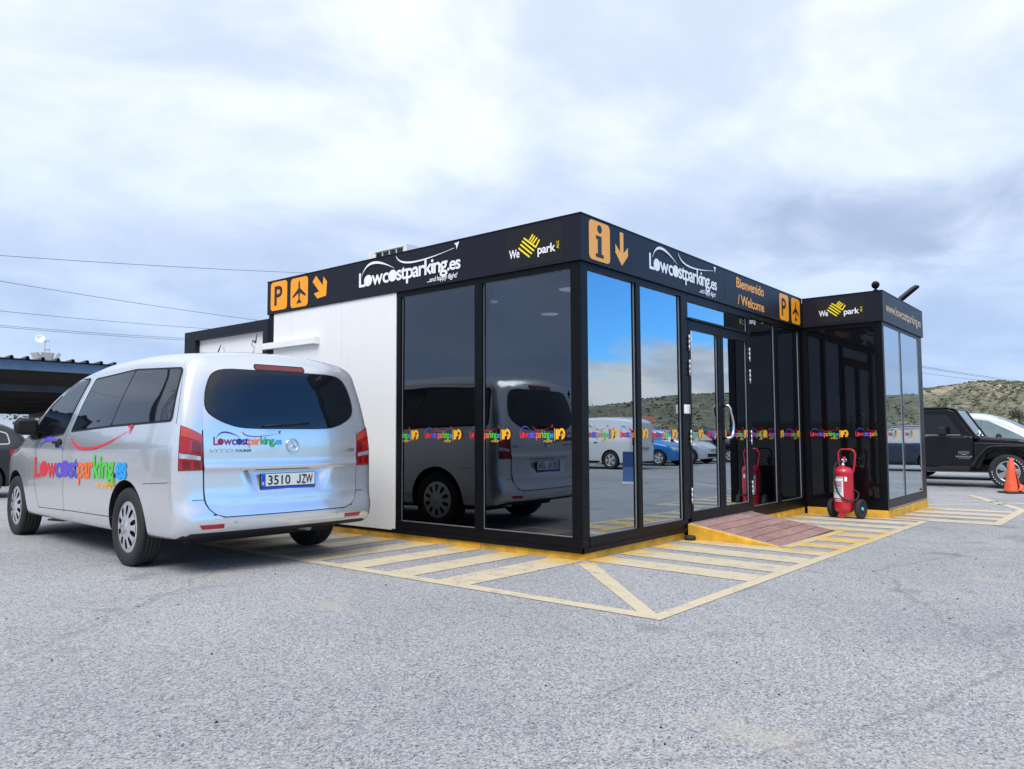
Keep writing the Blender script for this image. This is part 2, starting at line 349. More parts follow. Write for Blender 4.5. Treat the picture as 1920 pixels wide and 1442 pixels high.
def leafmat(name, a, b_):
    m, nt, b = new_mat(name)
    n = tex_noise(nt, 0.9, 4, 0.6)
    r = ramp(nt, n.outputs['Fac'], [(0.3, a), (0.7, b_)])
    nt.links.new(r.outputs[0], b.inputs['Base Color']); b.inputs['Roughness'].default_value = 0.7
    return m
M['leaf'] = leafmat('olive_leaf', (0.030, 0.045, 0.018), (0.085, 0.11, 0.040))
M['leafdark'] = leafmat('dark_conifer_leaf', (0.014, 0.024, 0.012), (0.040, 0.058, 0.026))
M['palmleaf'] = leafmat('palm_frond', (0.13, 0.16, 0.035), (0.30, 0.30, 0.075))
M['scrub'] = leafmat('hillside_scrub', (0.062, 0.070, 0.038), (0.135, 0.135, 0.08))
M['board'] = mat('light_blue_board', (0.10, 0.19, 0.42), 0.4)
M['boarddark'] = mat('deep_blue_board', (0.04, 0.08, 0.24), 0.4)
def hill_mat():
    m, nt, b = new_mat('dry_scrubby_hillside')
    tc = nt.nodes.new('ShaderNodeTexCoord'); v = tc.outputs['Object']
    mp = nt.nodes.new('ShaderNodeMapping'); mp.inputs['Scale'].default_value = (1, 1, 5); nt.links.new(v, mp.inputs[0])
    n1 = tex_noise(nt, 0.012, 8, 0.62, vec=mp.outputs[0])
    n2 = tex_noise(nt, 0.16, 6, 0.7, vec=mp.outputs[0])
    c1 = ramp(nt, n2.outputs['Fac'], [(0.34, (0.060, 0.068, 0.036)), (0.50, (0.125, 0.125, 0.075)), (0.66, (0.26, 0.225, 0.155))])
    c2 = ramp(nt, n2.outputs['Fac'], [(0.34, (0.13, 0.125, 0.07)), (0.50, (0.36, 0.29, 0.19)), (0.66, (0.52, 0.42, 0.30))])
    r = ramp(nt, n1.outputs['Fac'], [(0.55, (0, 0, 0)), (0.66, (1, 1, 1))])
    mx = nt.nodes.new('ShaderNodeMix'); mx.data_type = 'RGBA'
    nt.links.new(r.outputs[0], mx.inputs[0]); nt.links.new(c1.outputs[0], mx.inputs[6]); nt.links.new(c2.outputs[0], mx.inputs[7])
    nt.links.new(mx.outputs[2], b.inputs['Base Color']); b.inputs['Roughness'].default_value = 0.95
    return m
M['hill'] = hill_mat()
M['skin'] = mat('skin', (0.45, 0.27, 0.19), 0.5, var=0.05)
M['redcloth'] = mat('red_trousers', (0.42, 0.03, 0.04), 0.8, var=0.1, vscale=20)
M['whitecloth'] = mat('white_shirt', (0.7, 0.7, 0.7), 0.8, var=0.05)
M['hair'] = mat('dark_hair', (0.02, 0.014, 0.010), 0.5)
M['seatblue'] = mat('blue_seat', (0.02, 0.05, 0.12), 0.6)
M['roofred'] = mat('terracotta_roof', (0.36, 0.13, 0.07), 0.8, var=0.2, vscale=0.6)
M['render'] = mat('pale_render', (0.62, 0.58, 0.50), 0.85, var=0.08, vscale=0.4)

# ---------------------------------------------------------------- mesh helpers
class MB:
    def __init__(s): s.v = []; s.f = []; s.m = []; s.sm = []
    def add(s, verts, faces, mi=0, smooth=False):
        o = len(s.v); s.v += [tuple(p) for p in verts]
        for f in faces: s.f.append(tuple(i+o for i in f)); s.m.append(mi); s.sm.append(smooth)
        return s
    def box(s, x0, x1, y0, y1, z0, z1, mi=0, mtx=None):
        x0, x1 = min(x0, x1), max(x0, x1); y0, y1 = min(y0, y1), max(y0, y1); z0, z1 = min(z0, z1), max(z0, z1)
        v = [(x0, y0, z0), (x1, y0, z0), (x1, y1, z0), (x0, y1, z0), (x0, y0, z1), (x1, y0, z1), (x1, y1, z1), (x0, y1, z1)]
        if mtx is not None: v = [tuple(mtx @ Vector(p)) for p in v]
        return s.add(v, [(0, 3, 2, 1), (4, 5, 6, 7), (0, 1, 5, 4), (1, 2, 6, 5), (2, 3, 7, 6), (3, 0, 4, 7)], mi)
    def prism(s, poly, fn, d0, d1, mi=0, smooth=False):
        """poly: 2D outline; fn(u, v, d) -> 3D"""
        n = len(poly)
        v = [fn(u, w, d0) for u, w in poly] + [fn(u, w, d1) for u, w in poly]
        s.add(v, [tuple(range(n))[::-1], tuple(range(n, 2*n))], mi)
        o = len(s.v) - 2*n
        for i in range(n):
            j = (i+1) % n; s.f.append((o+i, o+j, o+n+j, o+n+i)); s.m.append(mi); s.sm.append(smooth)
        return s
    def tube(s, pts, r, n=8, mi=0, caps=True, closed=False):
        pts = [Vector(p) for p in pts]; k = len(pts)
        rs = r if isinstance(r, (list, tuple)) else [r]*k
        rings = []; ref = None
        for i, p in enumerate(pts):
            a = pts[(i-1) % k] if (i > 0 or closed) else p; b = pts[(i+1) % k] if (i < k-1 or closed) else p
            t = (b-a).normalized()
            if ref is None:
                ref = t.orthogonal().normalized()
            ref = (ref - t*ref.dot(t)).normalized(); bi = t.cross(ref)
            rings.append([p + (ref*math.cos(2*PI*j/n) + bi*math.sin(2*PI*j/n))*rs[i] for j in range(n)])
        o = len(s.v)
        for rg in rings: s.v += [tuple(q) for q in rg]
        for i in range(k if closed else k-1):
            i2 = (i+1) % k
            for j in range(n):
                j2 = (j+1) % n
                s.f.append((o+i*n+j, o+i*n+j2, o+i2*n+j2, o+i2*n+j)); s.m.append(mi); s.sm.append(True)
        if caps and not closed:
            s.f.append(tuple(o+j for j in range(n))[::-1]); s.m.append(mi); s.sm.append(False)
            s.f.append(tuple(o+(k-1)*n+j for j in range(n))); s.m.append(mi); s.sm.append(False)
        return s
    def lathe(s, prof, n=24, mtx=None, mi=0, smooth=True, caps=True):
        """prof: (r, h) pairs about local Z"""
        o = len(s.v); k = len(prof)
        for r, h in prof:
            for j in range(n):
                p = Vector((r*math.cos(2*PI*j/n), r*math.sin(2*PI*j/n), h))
                s.v.append(tuple(mtx @ p) if mtx is not None else tuple(p))
        for i in range(k-1):
            for j in range(n):
                j2 = (j+1) % n
                s.f.append((o+i*n+j, o+i*n+j2, o+(i+1)*n+j2, o+(i+1)*n+j)); s.m.append(mi); s.sm.append(smooth)
        for i, rev in ((0, True), (k-1, False)):
            if caps and prof[i][0] > 1e-4:
                f = tuple(o+i*n+j for j in range(n)); s.f.append(f[::-1] if rev else f); s.m.append(mi); s.sm.append(False)
        return s
    def grid(s, fn, nu, nv, mi=0, smooth=True):
        o = len(s.v)
        for i in range(nu+1):
            for j in range(nv+1): s.v.append(tuple(fn(i/nu, j/nv)))
        for i in range(nu):
            for j in range(nv):
                a = o+i*(nv+1)+j
                s.f.append((a, a+nv+1, a+nv+2, a+1)); s.m.append(mi); s.sm.append(smooth)
        return s
def mesh_from(name, mb, mats, sharp=None):
    me = bpy.data.meshes.new(name)
    me.from_pydata(mb.v, [], mb.f)
    for mm in (mats if isinstance(mats, (list, tuple)) else [mats]): me.materials.append(mm)
    me.polygons.foreach_set('material_index', mb.m)
    me.polygons.foreach_set('use_smooth', mb.sm)
    me.update()
    if sharp: me.set_sharp_from_angle(angle=R(sharp))
    return me
def obj(name, mb, mats, parent=None, bevel=0.0, sharp=None, loc=None, rot=None, weld=False):
    me = mb if isinstance(mb, bpy.types.Mesh) else mesh_from(name, mb, mats, sharp)
    o = bpy.data.objects.new(name, me); COL.objects.link(o)
    if parent is not None: o.parent = parent
    if loc is not None: o.location = loc
    if rot is not None: o.rotation_euler = rot
    if bevel:
        b = o.modifiers.new('bevel', 'BEVEL'); b.width = bevel; b.segments = 2; b.limit_method = 'ANGLE'; b.angle_limit = R(40)
    return o
def tag(o, label=None, cat=None, group=None, kind=None):
    if label: o['label'] = label
    if cat: o['category'] = cat
    if group: o['group'] = group
    if kind: o['kind'] = kind
    return o
def thing(name, label, cat, loc=(0, 0, 0), rz=0.0, group=None):
    o = bpy.data.objects.new(name, None); COL.objects.link(o)
    o.location = loc; o.rotation_euler = (0, 0, rz); o.empty_display_size = 0.2
    return tag(o, label, cat, group)
def copy_tree(o, parent=None):
    c = o.copy(); COL.objects.link(c)
    if parent is not None: c.parent = parent
    for ch in list(o.children): copy_tree(ch, c)
    return c
def gz(x): return -0.062 - 0.0078*min(8.0, max(-4.0, x))
def rrect(w, h, r, n=5, cx=0.0, cy=0.0):
    pts = []
    for (sx, sy, a0) in ((1, 1, 0), (-1, 1, 90), (-1, -1, 180), (1, -1, 270)):
        for k in range(n+1):
            a = R(a0 + 90*k/n)
            pts.append((cx + sx*(w/2-r) + r*math.cos(a), cy + sy*(h/2-r) + r*math.sin(a)))
    return pts
def round_poly(poly, r, n=4):
    out = []
    k = len(poly)
    for i in range(k):
        p = Vector(poly[i]); a = Vector(poly[i-1]); b = Vector(poly[(i+1) % k])
        da, db = (a-p), (b-p)
        ra = min(r, da.length*0.45, db.length*0.45)
        p0 = p + da.normalized()*ra; p1 = p + db.normalized()*ra
        for j in range(n+1):
            t = j/n
            out.append(tuple(p0*(1-t)**2 + p*2*t*(1-t) + p1*t*t))
    return out

# ---------------------------------------------------------------- lettering and emblems (2D shapes)
_tcache = {}
def text2d(s, bold=0.0, track=1.0, shear=0.0):
    key = (s, bold, track, shear)
    if key not in _tcache:
        cu = bpy.data.curves.new('lettering', 'FONT'); cu.body = s; cu.size = 1; cu.offset = bold
        cu.space_character = track; cu.shear = shear; cu.resolution_u = 4; cu.fill_mode = 'FRONT'
        o = bpy.data.objects.new('lettering', cu)
        me = o.to_mesh()
        v = [(p.co.x, p.co.y) for p in me.vertices]; f = [tuple(p.vertices) for p in me.polygons]
        o.to_mesh_clear(); bpy.data.objects.remove(o); bpy.data.curves.remove(cu)
        _tcache[key] = (v, f)
    return _tcache[key]
class Art:
    """flat shapes in (u, v), each with a material key"""
    def __init__(s): s.parts = []
    def shape(s, v, f, key): s.parts.append((v, f, key))
    def poly(s, pts, key): s.parts.append((list(pts), [tuple(range(len(pts)))], key))
    def text(s, txt, key, u0, v0, h, w=None, bold=0.0, track=1.0, shear=0.0, rot=0.0, align=0.0):
        v, f = text2d(txt, bold, track, shear)
        xs = [p[0] for p in v]; x0, x1 = min(xs), max(xs)
        sv = h/0.70; su = sv if w is None else w/(x1-x0)
        ww = (x1-x0)*su
        q = [((p[0]-x0)*su - align*ww, p[1]*sv) for p in v]
        c, s_ = math.cos(rot), math.sin(rot)
        s.parts.append(([(u0+c*a-s_*b, v0+s_*a+c*b) for a, b in q], f, key))
        return ww
    def hook_j(s, key, u0, v0, h, w, t):
        r = w/2-t/2; pts = [(u0+w-t/2, v0+h), (u0+w-t/2, v0+r+t/2)] + [(u0+w/2+r*math.cos(-PI*k/10), v0+r+t/2+r*math.sin(-PI*k/10)) for k in range(1, 11)]
        s.stroke(pts, [t]*len(pts), key)
    def disc(s, cu, cv, ru, rv, key, n=20): s.poly([(cu+ru*math.cos(2*PI*k/n), cv+rv*math.sin(2*PI*k/n)) for k in range(n)], key)
    def stroke(s, pts, w, key):
        """tapered ribbon: w is a list"""
        P = [Vector(p) for p in pts]; L = []; Rr = []
        for i, p in enumerate(P):
            t = (P[min(i+1, len(P)-1)] - P[max(i-1, 0)]).normalized(); nn = Vector((-t.y, t.x))
            L.append(tuple(p+nn*w[i]/2)); Rr.append(tuple(p-nn*w[i]/2))
        n = len(P); s.parts.append((L+Rr, [(i, i+n, i+1+n, i+1) for i in range(n-1)], key))
    def capsule(s, a, b, w, key):
        a = Vector(a); b = Vector(b); t = (b-a).normalized(); nn = Vector((-t.y, t.x)); pts = []
        for c, s0 in ((a, 1), (b, -1)):
            for k in range(7):
                an = PI*k/6
                pts.append(tuple(c + (nn*math.cos(an)*s0 - t*math.sin(an)*s0)*w/2))
        s.poly(pts, key)
    def xf(s, su, sv, u0=0, v0=0):
        n = Art(); n.parts = [([(u0+a*su, v0+b*sv) for a, b in v], f, k) for v, f, k in s.parts]; return n
    def merge(s, o): s.parts += o.parts; return s
    def mesh(s, fn, lift=0.0006):
        """fn(u, v, layer) -> 3D; later shapes sit a hair above earlier ones"""
        keys = []; mb = MB()
        for i, (v, f, k) in enumerate(s.parts):
            if k not in keys: keys.append(k)
            mb.add([fn(a, b, i*lift) for a, b in v], f, keys.index(k))
        return mb, [M[k] for k in keys]
def bez(p0, p1, p2, p3, n=16):
    out = []
    for i in range(n+1):
        t = i/n; a = 1-t
        out.append((a**3*p0[0]+3*a*a*t*p1[0]+3*a*t*t*p2[0]+t**3*p3[0], a**3*p0[1]+3*a*a*t*p1[1]+3*a*t*t*p2[1]+t**3*p3[1]))
    return out
def site_logo(c, tagline=True, swoosh=True, vs=1.0, fat=0.020):
    """the car-park's own lettering, width 1, baseline 0; c = keys (L, cost, par, king, dot, es, arc, smile, tag)"""
    A = Art(); cur = 0.0; H = 0.70
    xh = 0.53
    def seg(t, key, h=0.70, gap=-0.015, sc=1.0, bold=None):
        nonlocal cur
        bold = fat if bold is None else bold
        w = A.text(t, key, cur, 0, h*sc, None, bold, 0.86)
        cur += w + gap
    seg('L', c[0], gap=-0.09)
    A.disc(cur+0.29, xh*0.5-0.005, 0.285, 0.285, c[0]); cur += 0.545
    seg('w', c[0]); seg('c', c[1])
    A.disc(cur+0.28, xh*0.5-0.005, 0.285, 0.285, c[1]); cur += 0.540
    seg('st', c[1]); seg('par', c[2]); seg('king', c[3]); seg('.', c[4], sc=0.9); seg('es', c[5], sc=0.85, gap=0)
    W = cur; k = 0.100/H*vs
    A = A.xf(1/W, k)
    if swoosh:
        v = vs
        arc = bez((0.035, 0.075*v), (0.085, 0.185*v), (0.20, 0.175*v), (0.375, 0.088*v), 18)
        A.stroke(arc, [0.002+0.016*math.sin(PI*i/18)**1.2 for i in range(19)], c[6])
        sm = bez((0.395, 0.168*v), (0.43, 0.085*v), (0.62, 0.085*v), (0.945, 0.137*v), 20)
        A.stroke(sm, [0.003+0.011*math.sin(PI*min(1, i/20*1.1))**0.8*(1-0.4*i/20) for i in range(21)], c[7])
        A.poly([(0.945, 0.166*v), (0.99, 0.172*v), (0.966, 0.124*v), (0.962, 0.152*v)], c[7])
    if tagline: A.text('...and happy flight!', c[8], 0.70, -0.056*vs, 0.032*vs, 0.275, 0.008, 0.9, 0.25)
    return A
def heart_logo():
    """We (striped heart) park ALC, in metres"""
    A = Art(); A.text('We', 'vwhite', 0, 0, 0.082, 0.128, 0.02, 0.95)
    ox, oy, sx, sy = 0.107, 0.201, 0.00114, 0.00122
    q = lambda x, y: (ox+(x-655)*sx, oy-(y-265)*sy)
    for a, b in (((668, 358), (778, 440)), ((690, 332), (802, 418)), ((708, 308), (826, 398)), ((728, 288), (850, 376)),
                 ((786, 308), (818, 274)), ((803, 326), (838, 290)), ((820, 344), (862, 306)), ((852, 374), (886, 326))):
        A.capsule(q(*a), q(*b), 0.0165, 'vyellow')
    A.text('park', 'vwhite', 0.352, -0.004, 0.082, 0.21, 0.02, 0.95)
    A.text('ALC', 'vyellow', 0.600, 0.012, 0.026, 0.075, 0.01, 1.0, 0, PI/2)
    return A
def icon_tile(kind, col='orange'):
    """0.36 x 0.37 rounded tile with a dark pictogram, centre at 0"""
    A = Art(); A.poly(rrect(0.362, 0.374, 0.05), col)
    if kind == 'P': A.text('P', 'ink', -0.098, -0.118, 0.245, 0.175, 0.022)
    if kind == 'i':
        A.disc(0, 0.118, 0.040, 0.040, 'ink')
        A.poly([(-0.062, 0.052), (0.033, 0.052), (0.033, -0.118), (0.068, -0.118), (0.068, -0.152), (-0.068, -0.152), (-0.068, -0.118), (-0.033, -0.118), (-0.033, 0.018), (-0.062, 0.018)], 'ink')
    if kind == 'plane':
        h = [(0, 0.152), (0.014, 0.128), (0.018, 0.09), (0.018, 0.050), (0.136, -0.036), (0.136, -0.066), (0.018, -0.012), (0.012, -0.085), (0.050, -0.130), (0.050, -0.148), (0.008, -0.132), (0, -0.150)]
        A.poly(h + [(-a, b) for a, b in h[-2:0:-1]], 'ink')
    return A
def arrow_down(s=1.0):
    return [(-0.030*s, 0.165), (0.030*s, 0.165), (0.030*s, -0.035), (0.105*s, 0.035), (0.105*s, -0.050), (0, -0.165), (-0.105*s, -0.050), (-0.105*s, 0.035), (-0.030*s, -0.035)]
# ================================================================ SETTING
mb = MB(); xs = [-3500, -400, -4, 0, 4, 8, 60, 600, 3500]; ys = [-3500, -300, -20, 0, 20, 300, 3500]
mb.v = [(x, y, gz(x)) for x in xs for y in ys]
for i in range(len(xs)-1):
    for j in range(len(ys)-1):
        a = i*len(ys)+j; mb.f.append((a, a+len(ys), a+len(ys)+1, a+1)); mb.m.append(0); mb.sm.append(True)
tag(obj('ground', mb, M['asphalt']), 'grey worn asphalt of the car park', kind='structure')

def fresh_at(x, y):
    d = max(0.0, -y if x > 0 else -x) if (x > 0 or y > 0) else math.hypot(x, y)
    if x > 5.9: d = max(0.0, -1.12-y)
    f = max(0.0, 1 - d/0.42)
    if 1.6 < x < 4.3 and y > -1.6: f = max(f, 0.62*min(1, (x-1.6)/0.4)*min(1, (4.3-x)/0.4))
    return 0.62*f
def strip(name, quad, matk, parent, lift=0.004, nu=16, nv=3):
    """quad: four ground points, long side first"""
    a, b, c, d = [Vector(p) for p in quad]
    m_ = MB()
    def fn(u, v):
        p = (a*(1-u)+b*u)*(1-v) + (d*(1-u)+c*u)*v
        return (p.x, p.y, gz(p.x)+lift)
    m_.grid(fn, nu, nv)
    o = obj(name, m_, M[matk], parent)
    nz = o.data.polygons[0].normal.z
    if nz < 0: o.data.flip_normals()
    at = o.data.attributes.new('fresh', 'FLOAT', 'POINT')
    at.data.foreach_set('value', [fresh_at(p.co.x, p.co.y) for p in o.data.vertices])
    return o
hm = thing('hatched_marking', 'faded yellow hatched marking painted on the asphalt round the black pavilion', None)
tag(hm, kind='structure')
for y0, y1 in ((0.0, 0.34), (0.60, 0.91), (1.20, 1.51), (1.79, 2.12), (2.40, 2.69), (2.93, 3.25), (3.52, 3.82)):
    strip('stripe', [(-1.488, y0), (-0.02, y0-0.01), (-0.02, y1), (-1.488, y1)], 'marking', hm)
for x0, x1 in ((0.0, 0.33), (0.54, 0.92), (1.12, 1.47), (1.70, 1.99)):
    strip('stripe', [(x0-0.05, -1.528), (x0+0.03, -0.02), (x1+0.03, -0.02), (x1-0.06, -1.528)], 'marking', hm)
strip('outline', [(2.0, -1.13), (3.90, -1.13), (3.90, -1.02), (2.0, -1.02)], 'marking', hm)
for x0, x1 in ((2.19, 2.53), (2.76, 3.13), (3.34, 3.68)):
    strip('stripe', [(x0, -1.528), (x0, -1.132), (x1, -1.132), (x1, -1.528)], 'marking', hm)
for x0, x1 in ((3.93, 4.25), (4.49, 4.83), (5.08, 5.47), (5.66, 5.80)):
    strip('stripe', [(x0, -1.528), (x0, -0.02), (x1, -0.02), (x1, -1.528)], 'marking', hm)
strip('outline', [(-1.61, -1.63), (-1.61, 3.9), (-1.49, 3.9), (-1.49, -1.63)], 'marking', hm, nu=40)
strip('outline', [(-1.488, -1.63), (5.78, -1.63), (5.78, -1.53), (-1.488, -1.53)], 'marking', hm, nu=40)
strip('outline', [(5.782, -1.60), (5.93, -1.60), (5.93, -2.45), (5.782, -2.45)], 'marking', hm)
strip('outline', [(5.932, -2.45), (8.60, -2.45), (8.60, -2.33), (5.932, -2.33)], 'marking', hm, nu=20)
strip('outline', [(8.602, -2.45), (11.5, -1.3), (11.42, -1.18), (8.602, -2.30)], 'marking', hm, nu=20)
for x0, x1 in ((5.935, 6.17), (6.50, 6.80), (7.10, 7.52), (7.84, 8.18)):
    strip('stripe', [(x0, -2.328), (x0, -1.15), (x1, -1.15), (x1, -2.328)], 'marking', hm)
dg = strip('diagonal_stripe', [(-1.50, -1.56), (-0.06, -0.16), (-0.16, -0.05), (-1.53, -1.45)], 'marking', hm, lift=0.003)
pl = tag(thing('parking_line', 'faded white bay lines on the asphalt beside the black off-road car', None), kind='structure')
strip('line', [(8.62, -1.02), (11.8, -4.75), (11.9, -4.68), (8.72, -0.95)], 'markwhite', pl)
strip('line', [(10.0, 0.6), (9.85, -3.2), (9.97, -3.2), (10.12, 0.6)], 'markwhite', pl)
strip('line', [(8.35, -0.2), (9.9, -0.2), (9.9, -0.75), (8.35, -0.95)], 'markwhite', pl, lift=0.0035)
for x in (14.9, 17.3):
    strip('line', [(x, -4.5), (x, 3.5), (x+0.12, 3.5), (x+0.12, -4.5)], 'markwhite', pl)
for x in (10.9, 13.4, 15.9, 18.4, 20.9, 23.4, 25.9, 28.4):
    strip('line', [(x, -17), (x, -11.5), (x+0.1, -11.5), (x+0.1, -17)], 'markwhite', pl)

# ---------------------------------------------------------------- main pavilion
LX, LY, AD, AX2 = 5.854, 4.925, 1.1205, 8.324
ZF0, ZF1 = 2.643, 3.067
LFT = lambda x: (lambda y0, z0: (lambda u, v, d=0: (x-d, y0-u, z0+v)))
def left_fn(x, y0, z0, lift=0.003): return lambda u, v, d=0.0: (x-lift-d, y0-u, z0+v)
def right_fn(y, x0, z0, lift=0.003): return lambda u, v, d=0.0: (x0+u, y-lift-d, z0+v)
def art(name, A, fn, parent):
    m_, mats = A.mesh(fn); return obj(name, m_, mats, parent)

pav = thing('office_pavilion', 'black framed glass office pavilion with white side panels and lettered charcoal fascia', 'building', (0, 0, 0))
def bx(name, x0, x1, y0, y1, z0, z1, mk, parent=None, bev=0.0):
    return obj(name, MB().box(x0, x1, y0, y1, z0, z1), M[mk], parent if parent is not None else pav, bev)
# shell
bx('roof', 0.05, LX-0.005, 0.05, LY-0.06, 2.66, 3.02, 'fascia')
bx('floor', 0.06, LX-0.01, 0.06, LY-0.02, -0.03, 0.06, 'darkfloor')
ceil = bx('ceiling', 0.06, LX-0.01, 0.06, LY-0.02, 2.60, 2.655, 'dark')
for x, y in ((0.9, 0.75), (2.1, 0.75), (0.9, 1.9), (2.1, 1.9), (3.4, 0.75), (3.4, 1.9), (0.9, 3.2), (2.1, 3.2)):
    obj('downlight', MB().lathe([(0.11, 2.594), (0.115, 2.60)], 20), M['lamp'], ceil, loc=(x, y, 0))
bx('back_wall', LX-0.08, LX-0.012, 0.02, LY-0.02, 0.0, 2.65, 'panel')
bx('back_wall', 0.06, LX-0.085, LY-0.10, LY-0.03, 0.0, 2.65, 'panel')
bx('partition_wall', 0.07, 4.2, 2.50, 2.56, 0.06, 2.60, 'dark')
# plinth of painted concrete blocks
def plinth_run(along, a0, a1, fixed, zt, step, parent, out, jit=0.004):
    n = max(1, round((a1-a0)/step)); w = (a1-a0)/n
    for k in range(n):
        p0, p1 = a0+k*w+0.0015, a0+(k+1)*w-0.0015; j = rng.uniform(0, jit)
        m_ = MB()
        if along == 'x': m_.box(p0, p1, fixed+out-j, fixed+0.20, -0.16, zt)
        else: m_.box(fixed+out-j, fixed+0.20, p0, p1, -0.16, zt)
        obj('plinth_block', m_, M['plinth'], parent, 0.004)
plinth_run('x', 0.215, 2.0, 0.02, -0.002, 0.26, pav, 0.0)
plinth_run('x', 3.82, LX-0.03, 0.02, -0.002, 0.5, pav, -0.01)
plinth_run('y', 0.0, LY, 0.02, -0.002, 0.62, pav, -0.004, 0.008)
# left face: frames
bx('base_rail', 0.0, 0.10, 0.0, 2.456, 0.0, 0.133, 'black')
bx('base_rail', 0.006, 0.10, 2.458, LY-0.13, 0.0, 0.030, 'black')
bx('base_flashing', -0.012, -0.001, -0.012, 2.5, 0.0, 0.045, 'black')
bx('head_rail', 0.0, 0.10, 0.12, 2.456, 2.585, 2.642, 'black')
bx('corner_post', 0.001, 0.115, 0.001, 0.117, 0.134, 2.642, 'black', bev=0.004)
bx('mullion', 0.0, 0.09, 1.195, 1.298, 0.134, 2.584, 'black', bev=0.003)
bx('frame_post', 0.0, 0.10, 2.386, 2.455, 0.134, 2.584, 'black', bev=0.003)
bx('corner_post', 0.0, 0.10, LY-0.125, LY, 0.0, 2.642, 'black', bev=0.004)
for y0, y1 in ((2.458, 3.405), (3.409, 4.393), (4.397, LY-0.127)):
    bx('wall_panel', -0.008, 0.075, y0, y1, 0.031, 2.642, 'panel', bev=0.003)
ct = bx('cable_trunking', -0.075, -0.009, 3.835, 4.985, 2.182, 2.262, 'white', bev=0.004)
obj('end_cap', MB().box(-0.079, -0.0095, 3.826, 3.8345, 2.178, 2.266), M['white'], ct)
# glass panes with beads and stickers
def sticker():
    A = site_logo(('v_red', 'v_purple', 'v_orange', 'v_green', 'v_green', 'v_blue', 'v_purple', 'v_red', 'v_gold'), vs=1.75, fat=0.012).xf(0.40, 0.40)
    A.poly([(0.412, -0.03), (0.418, -0.03), (0.418, 0.088), (0.412, 0.088)], 'vsand')
    A.text('1', 'v_gold', 0.427, -0.012, 0.092, 0.036, 0.02)
    n = 22; ring = []
    for k in range(n+1):
        a = R(-95 + 305*k/n); ring.append((0.497+0.028*math.cos(a), 0.036+0.040*math.sin(a)))
    A.stroke(ring, [0.024]*(n+1), 'v_gold')
    A.poly([(0.490, 0.018), (0.530, 0.018), (0.530, 0.027), (0.490, 0.027)], 'vsand')
    A.poly([(0.493, 0.032), (0.528, 0.032), (0.528, 0.040), (0.493, 0.040)], 'v_orange')
    return A
STK = sticker()
def clip_art(A, u0, u1):
    n = Art()
    for v, f, k in A.parts:
        ff = [q for q in f if u0 <= sum(v[i][0] for i in q)/len(q) <= u1]
        if ff: n.parts.append((v, ff, k))
    return n
def pane(face, a0, a1, z0, z1, off, parent=None, stk=(), beads=True, mk=None):
    mk = mk or ('glass' if face == 'L' else 'brightglass')
    parent = parent if parent is not None else pav
    p = MB()
    if face == 'L':
        x = off; p.box(x, x+0.012, a0, a1, z0, z1); fn = left_fn(x, 0, 0)
    else:
        y = off; p.box(a0, a1, y, y+0.012, z0, z1)
    o = obj('glass_pane', p, M[mk], parent)
    if beads:
        b_ = MB(); t = 0.006; w = 0.007
        if face == 'L':
            x0, x1 = off-t, off-0.0012
            b_.box(x0, x1, a0, a1, z0, z0+w); b_.box(x0, x1, a0, a0+w, z0+w, z1); b_.box(x0, x1, a1-w*0.6, a1, z0+w, z1); b_.box(x0, x1, a0+w, a1-w*0.6, z1-w*0.6, z1)
        else:
            y0, y1 = off-t, off-0.0012
            b_.box(a0, a1, y0, y1, z0, z0+w); b_.box(a1-w, a1, y0, y1, z0+w, z1); b_.box(a0, a0+w*0.6, y0, y1, z0+w, z1)
        bb = obj('glazing_bead', b_, M['bead'], o)
    for s in stk:
        if face == 'L':   # s = y of the sticker's left end
            lo, hi_ = s-a1, s-a0
            A = clip_art(STK, lo, hi_)
            if A.parts: art('sticker', A, left_fn(off, s, 1.030, 0.0015), o)
        else:
            A = clip_art(STK, a0-s, a1-s)
            if A.parts: art('sticker', A, right_fn(off, s, 1.030, 0.0015), o)
    return o
LS = [2.66, 2.03, 1.385, 0.735]
pane('L', 1.299, 2.385, 0.134, 2.584, 0.030, stk=LS)
pane('L', 0.118, 1.194, 0.134, 2.584, 0.030, stk=LS)
# right face
bx('base_rail', 0.116, 2.05, 0.0, 0.10, 0.0, 0.133, 'black')
bx('base_flashing', -0.012, 2.05, -0.012, -0.001, 0.0, 0.045, 'black')
bx('base_rail', 3.83, LX-0.002, 0.0, 0.10, 0.0, 0.133, 'black')
bx('head_rail', 0.116, 1.964, 0.0, 0.10, 2.585, 2.642, 'black')
bx('head_rail', 3.90, 5.749, 0.0, 0.10, 2.575, 2.642, 'black')
bx('mullion', 0.988, 1.073, 0.0, 0.09, 0.134, 2.584, 'black', bev=0.003)
bx('door_post', 1.966, 2.128, 0.0, 0.11, 0.134, 2.642, 'black', bev=0.004)
bx('door_post', 3.825, 3.899, 0.0, 0.11, 0.134, 2.642, 'black', bev=0.004)
bx('mullion', 4.776, 4.880, 0.0, 0.09, 0.134, 2.574, 'black', bev=0.003)
bx('frame_post', 5.75, LX-0.002, 0.001, 0.10, 0.134, 2.642, 'black', bev=0.003)
RS = [0.075, 0.70, 1.33, 1.96, 2.60, 3.24, 3.90, 4.55, 5.2]
RS[0] = 0.095
pane('R', 0.094, 0.987, 0.134, 2.584, 0.030, stk=RS)
pane('R', 1.074, 1.965, 0.134, 2.584, 0.030, stk=RS)
pane('R', 3.90, 4.775, 0.134, 2.574, 0.030, stk=RS)
pane('R', 4.881, 5.749, 0.134, 2.574, 0.030, stk=RS)
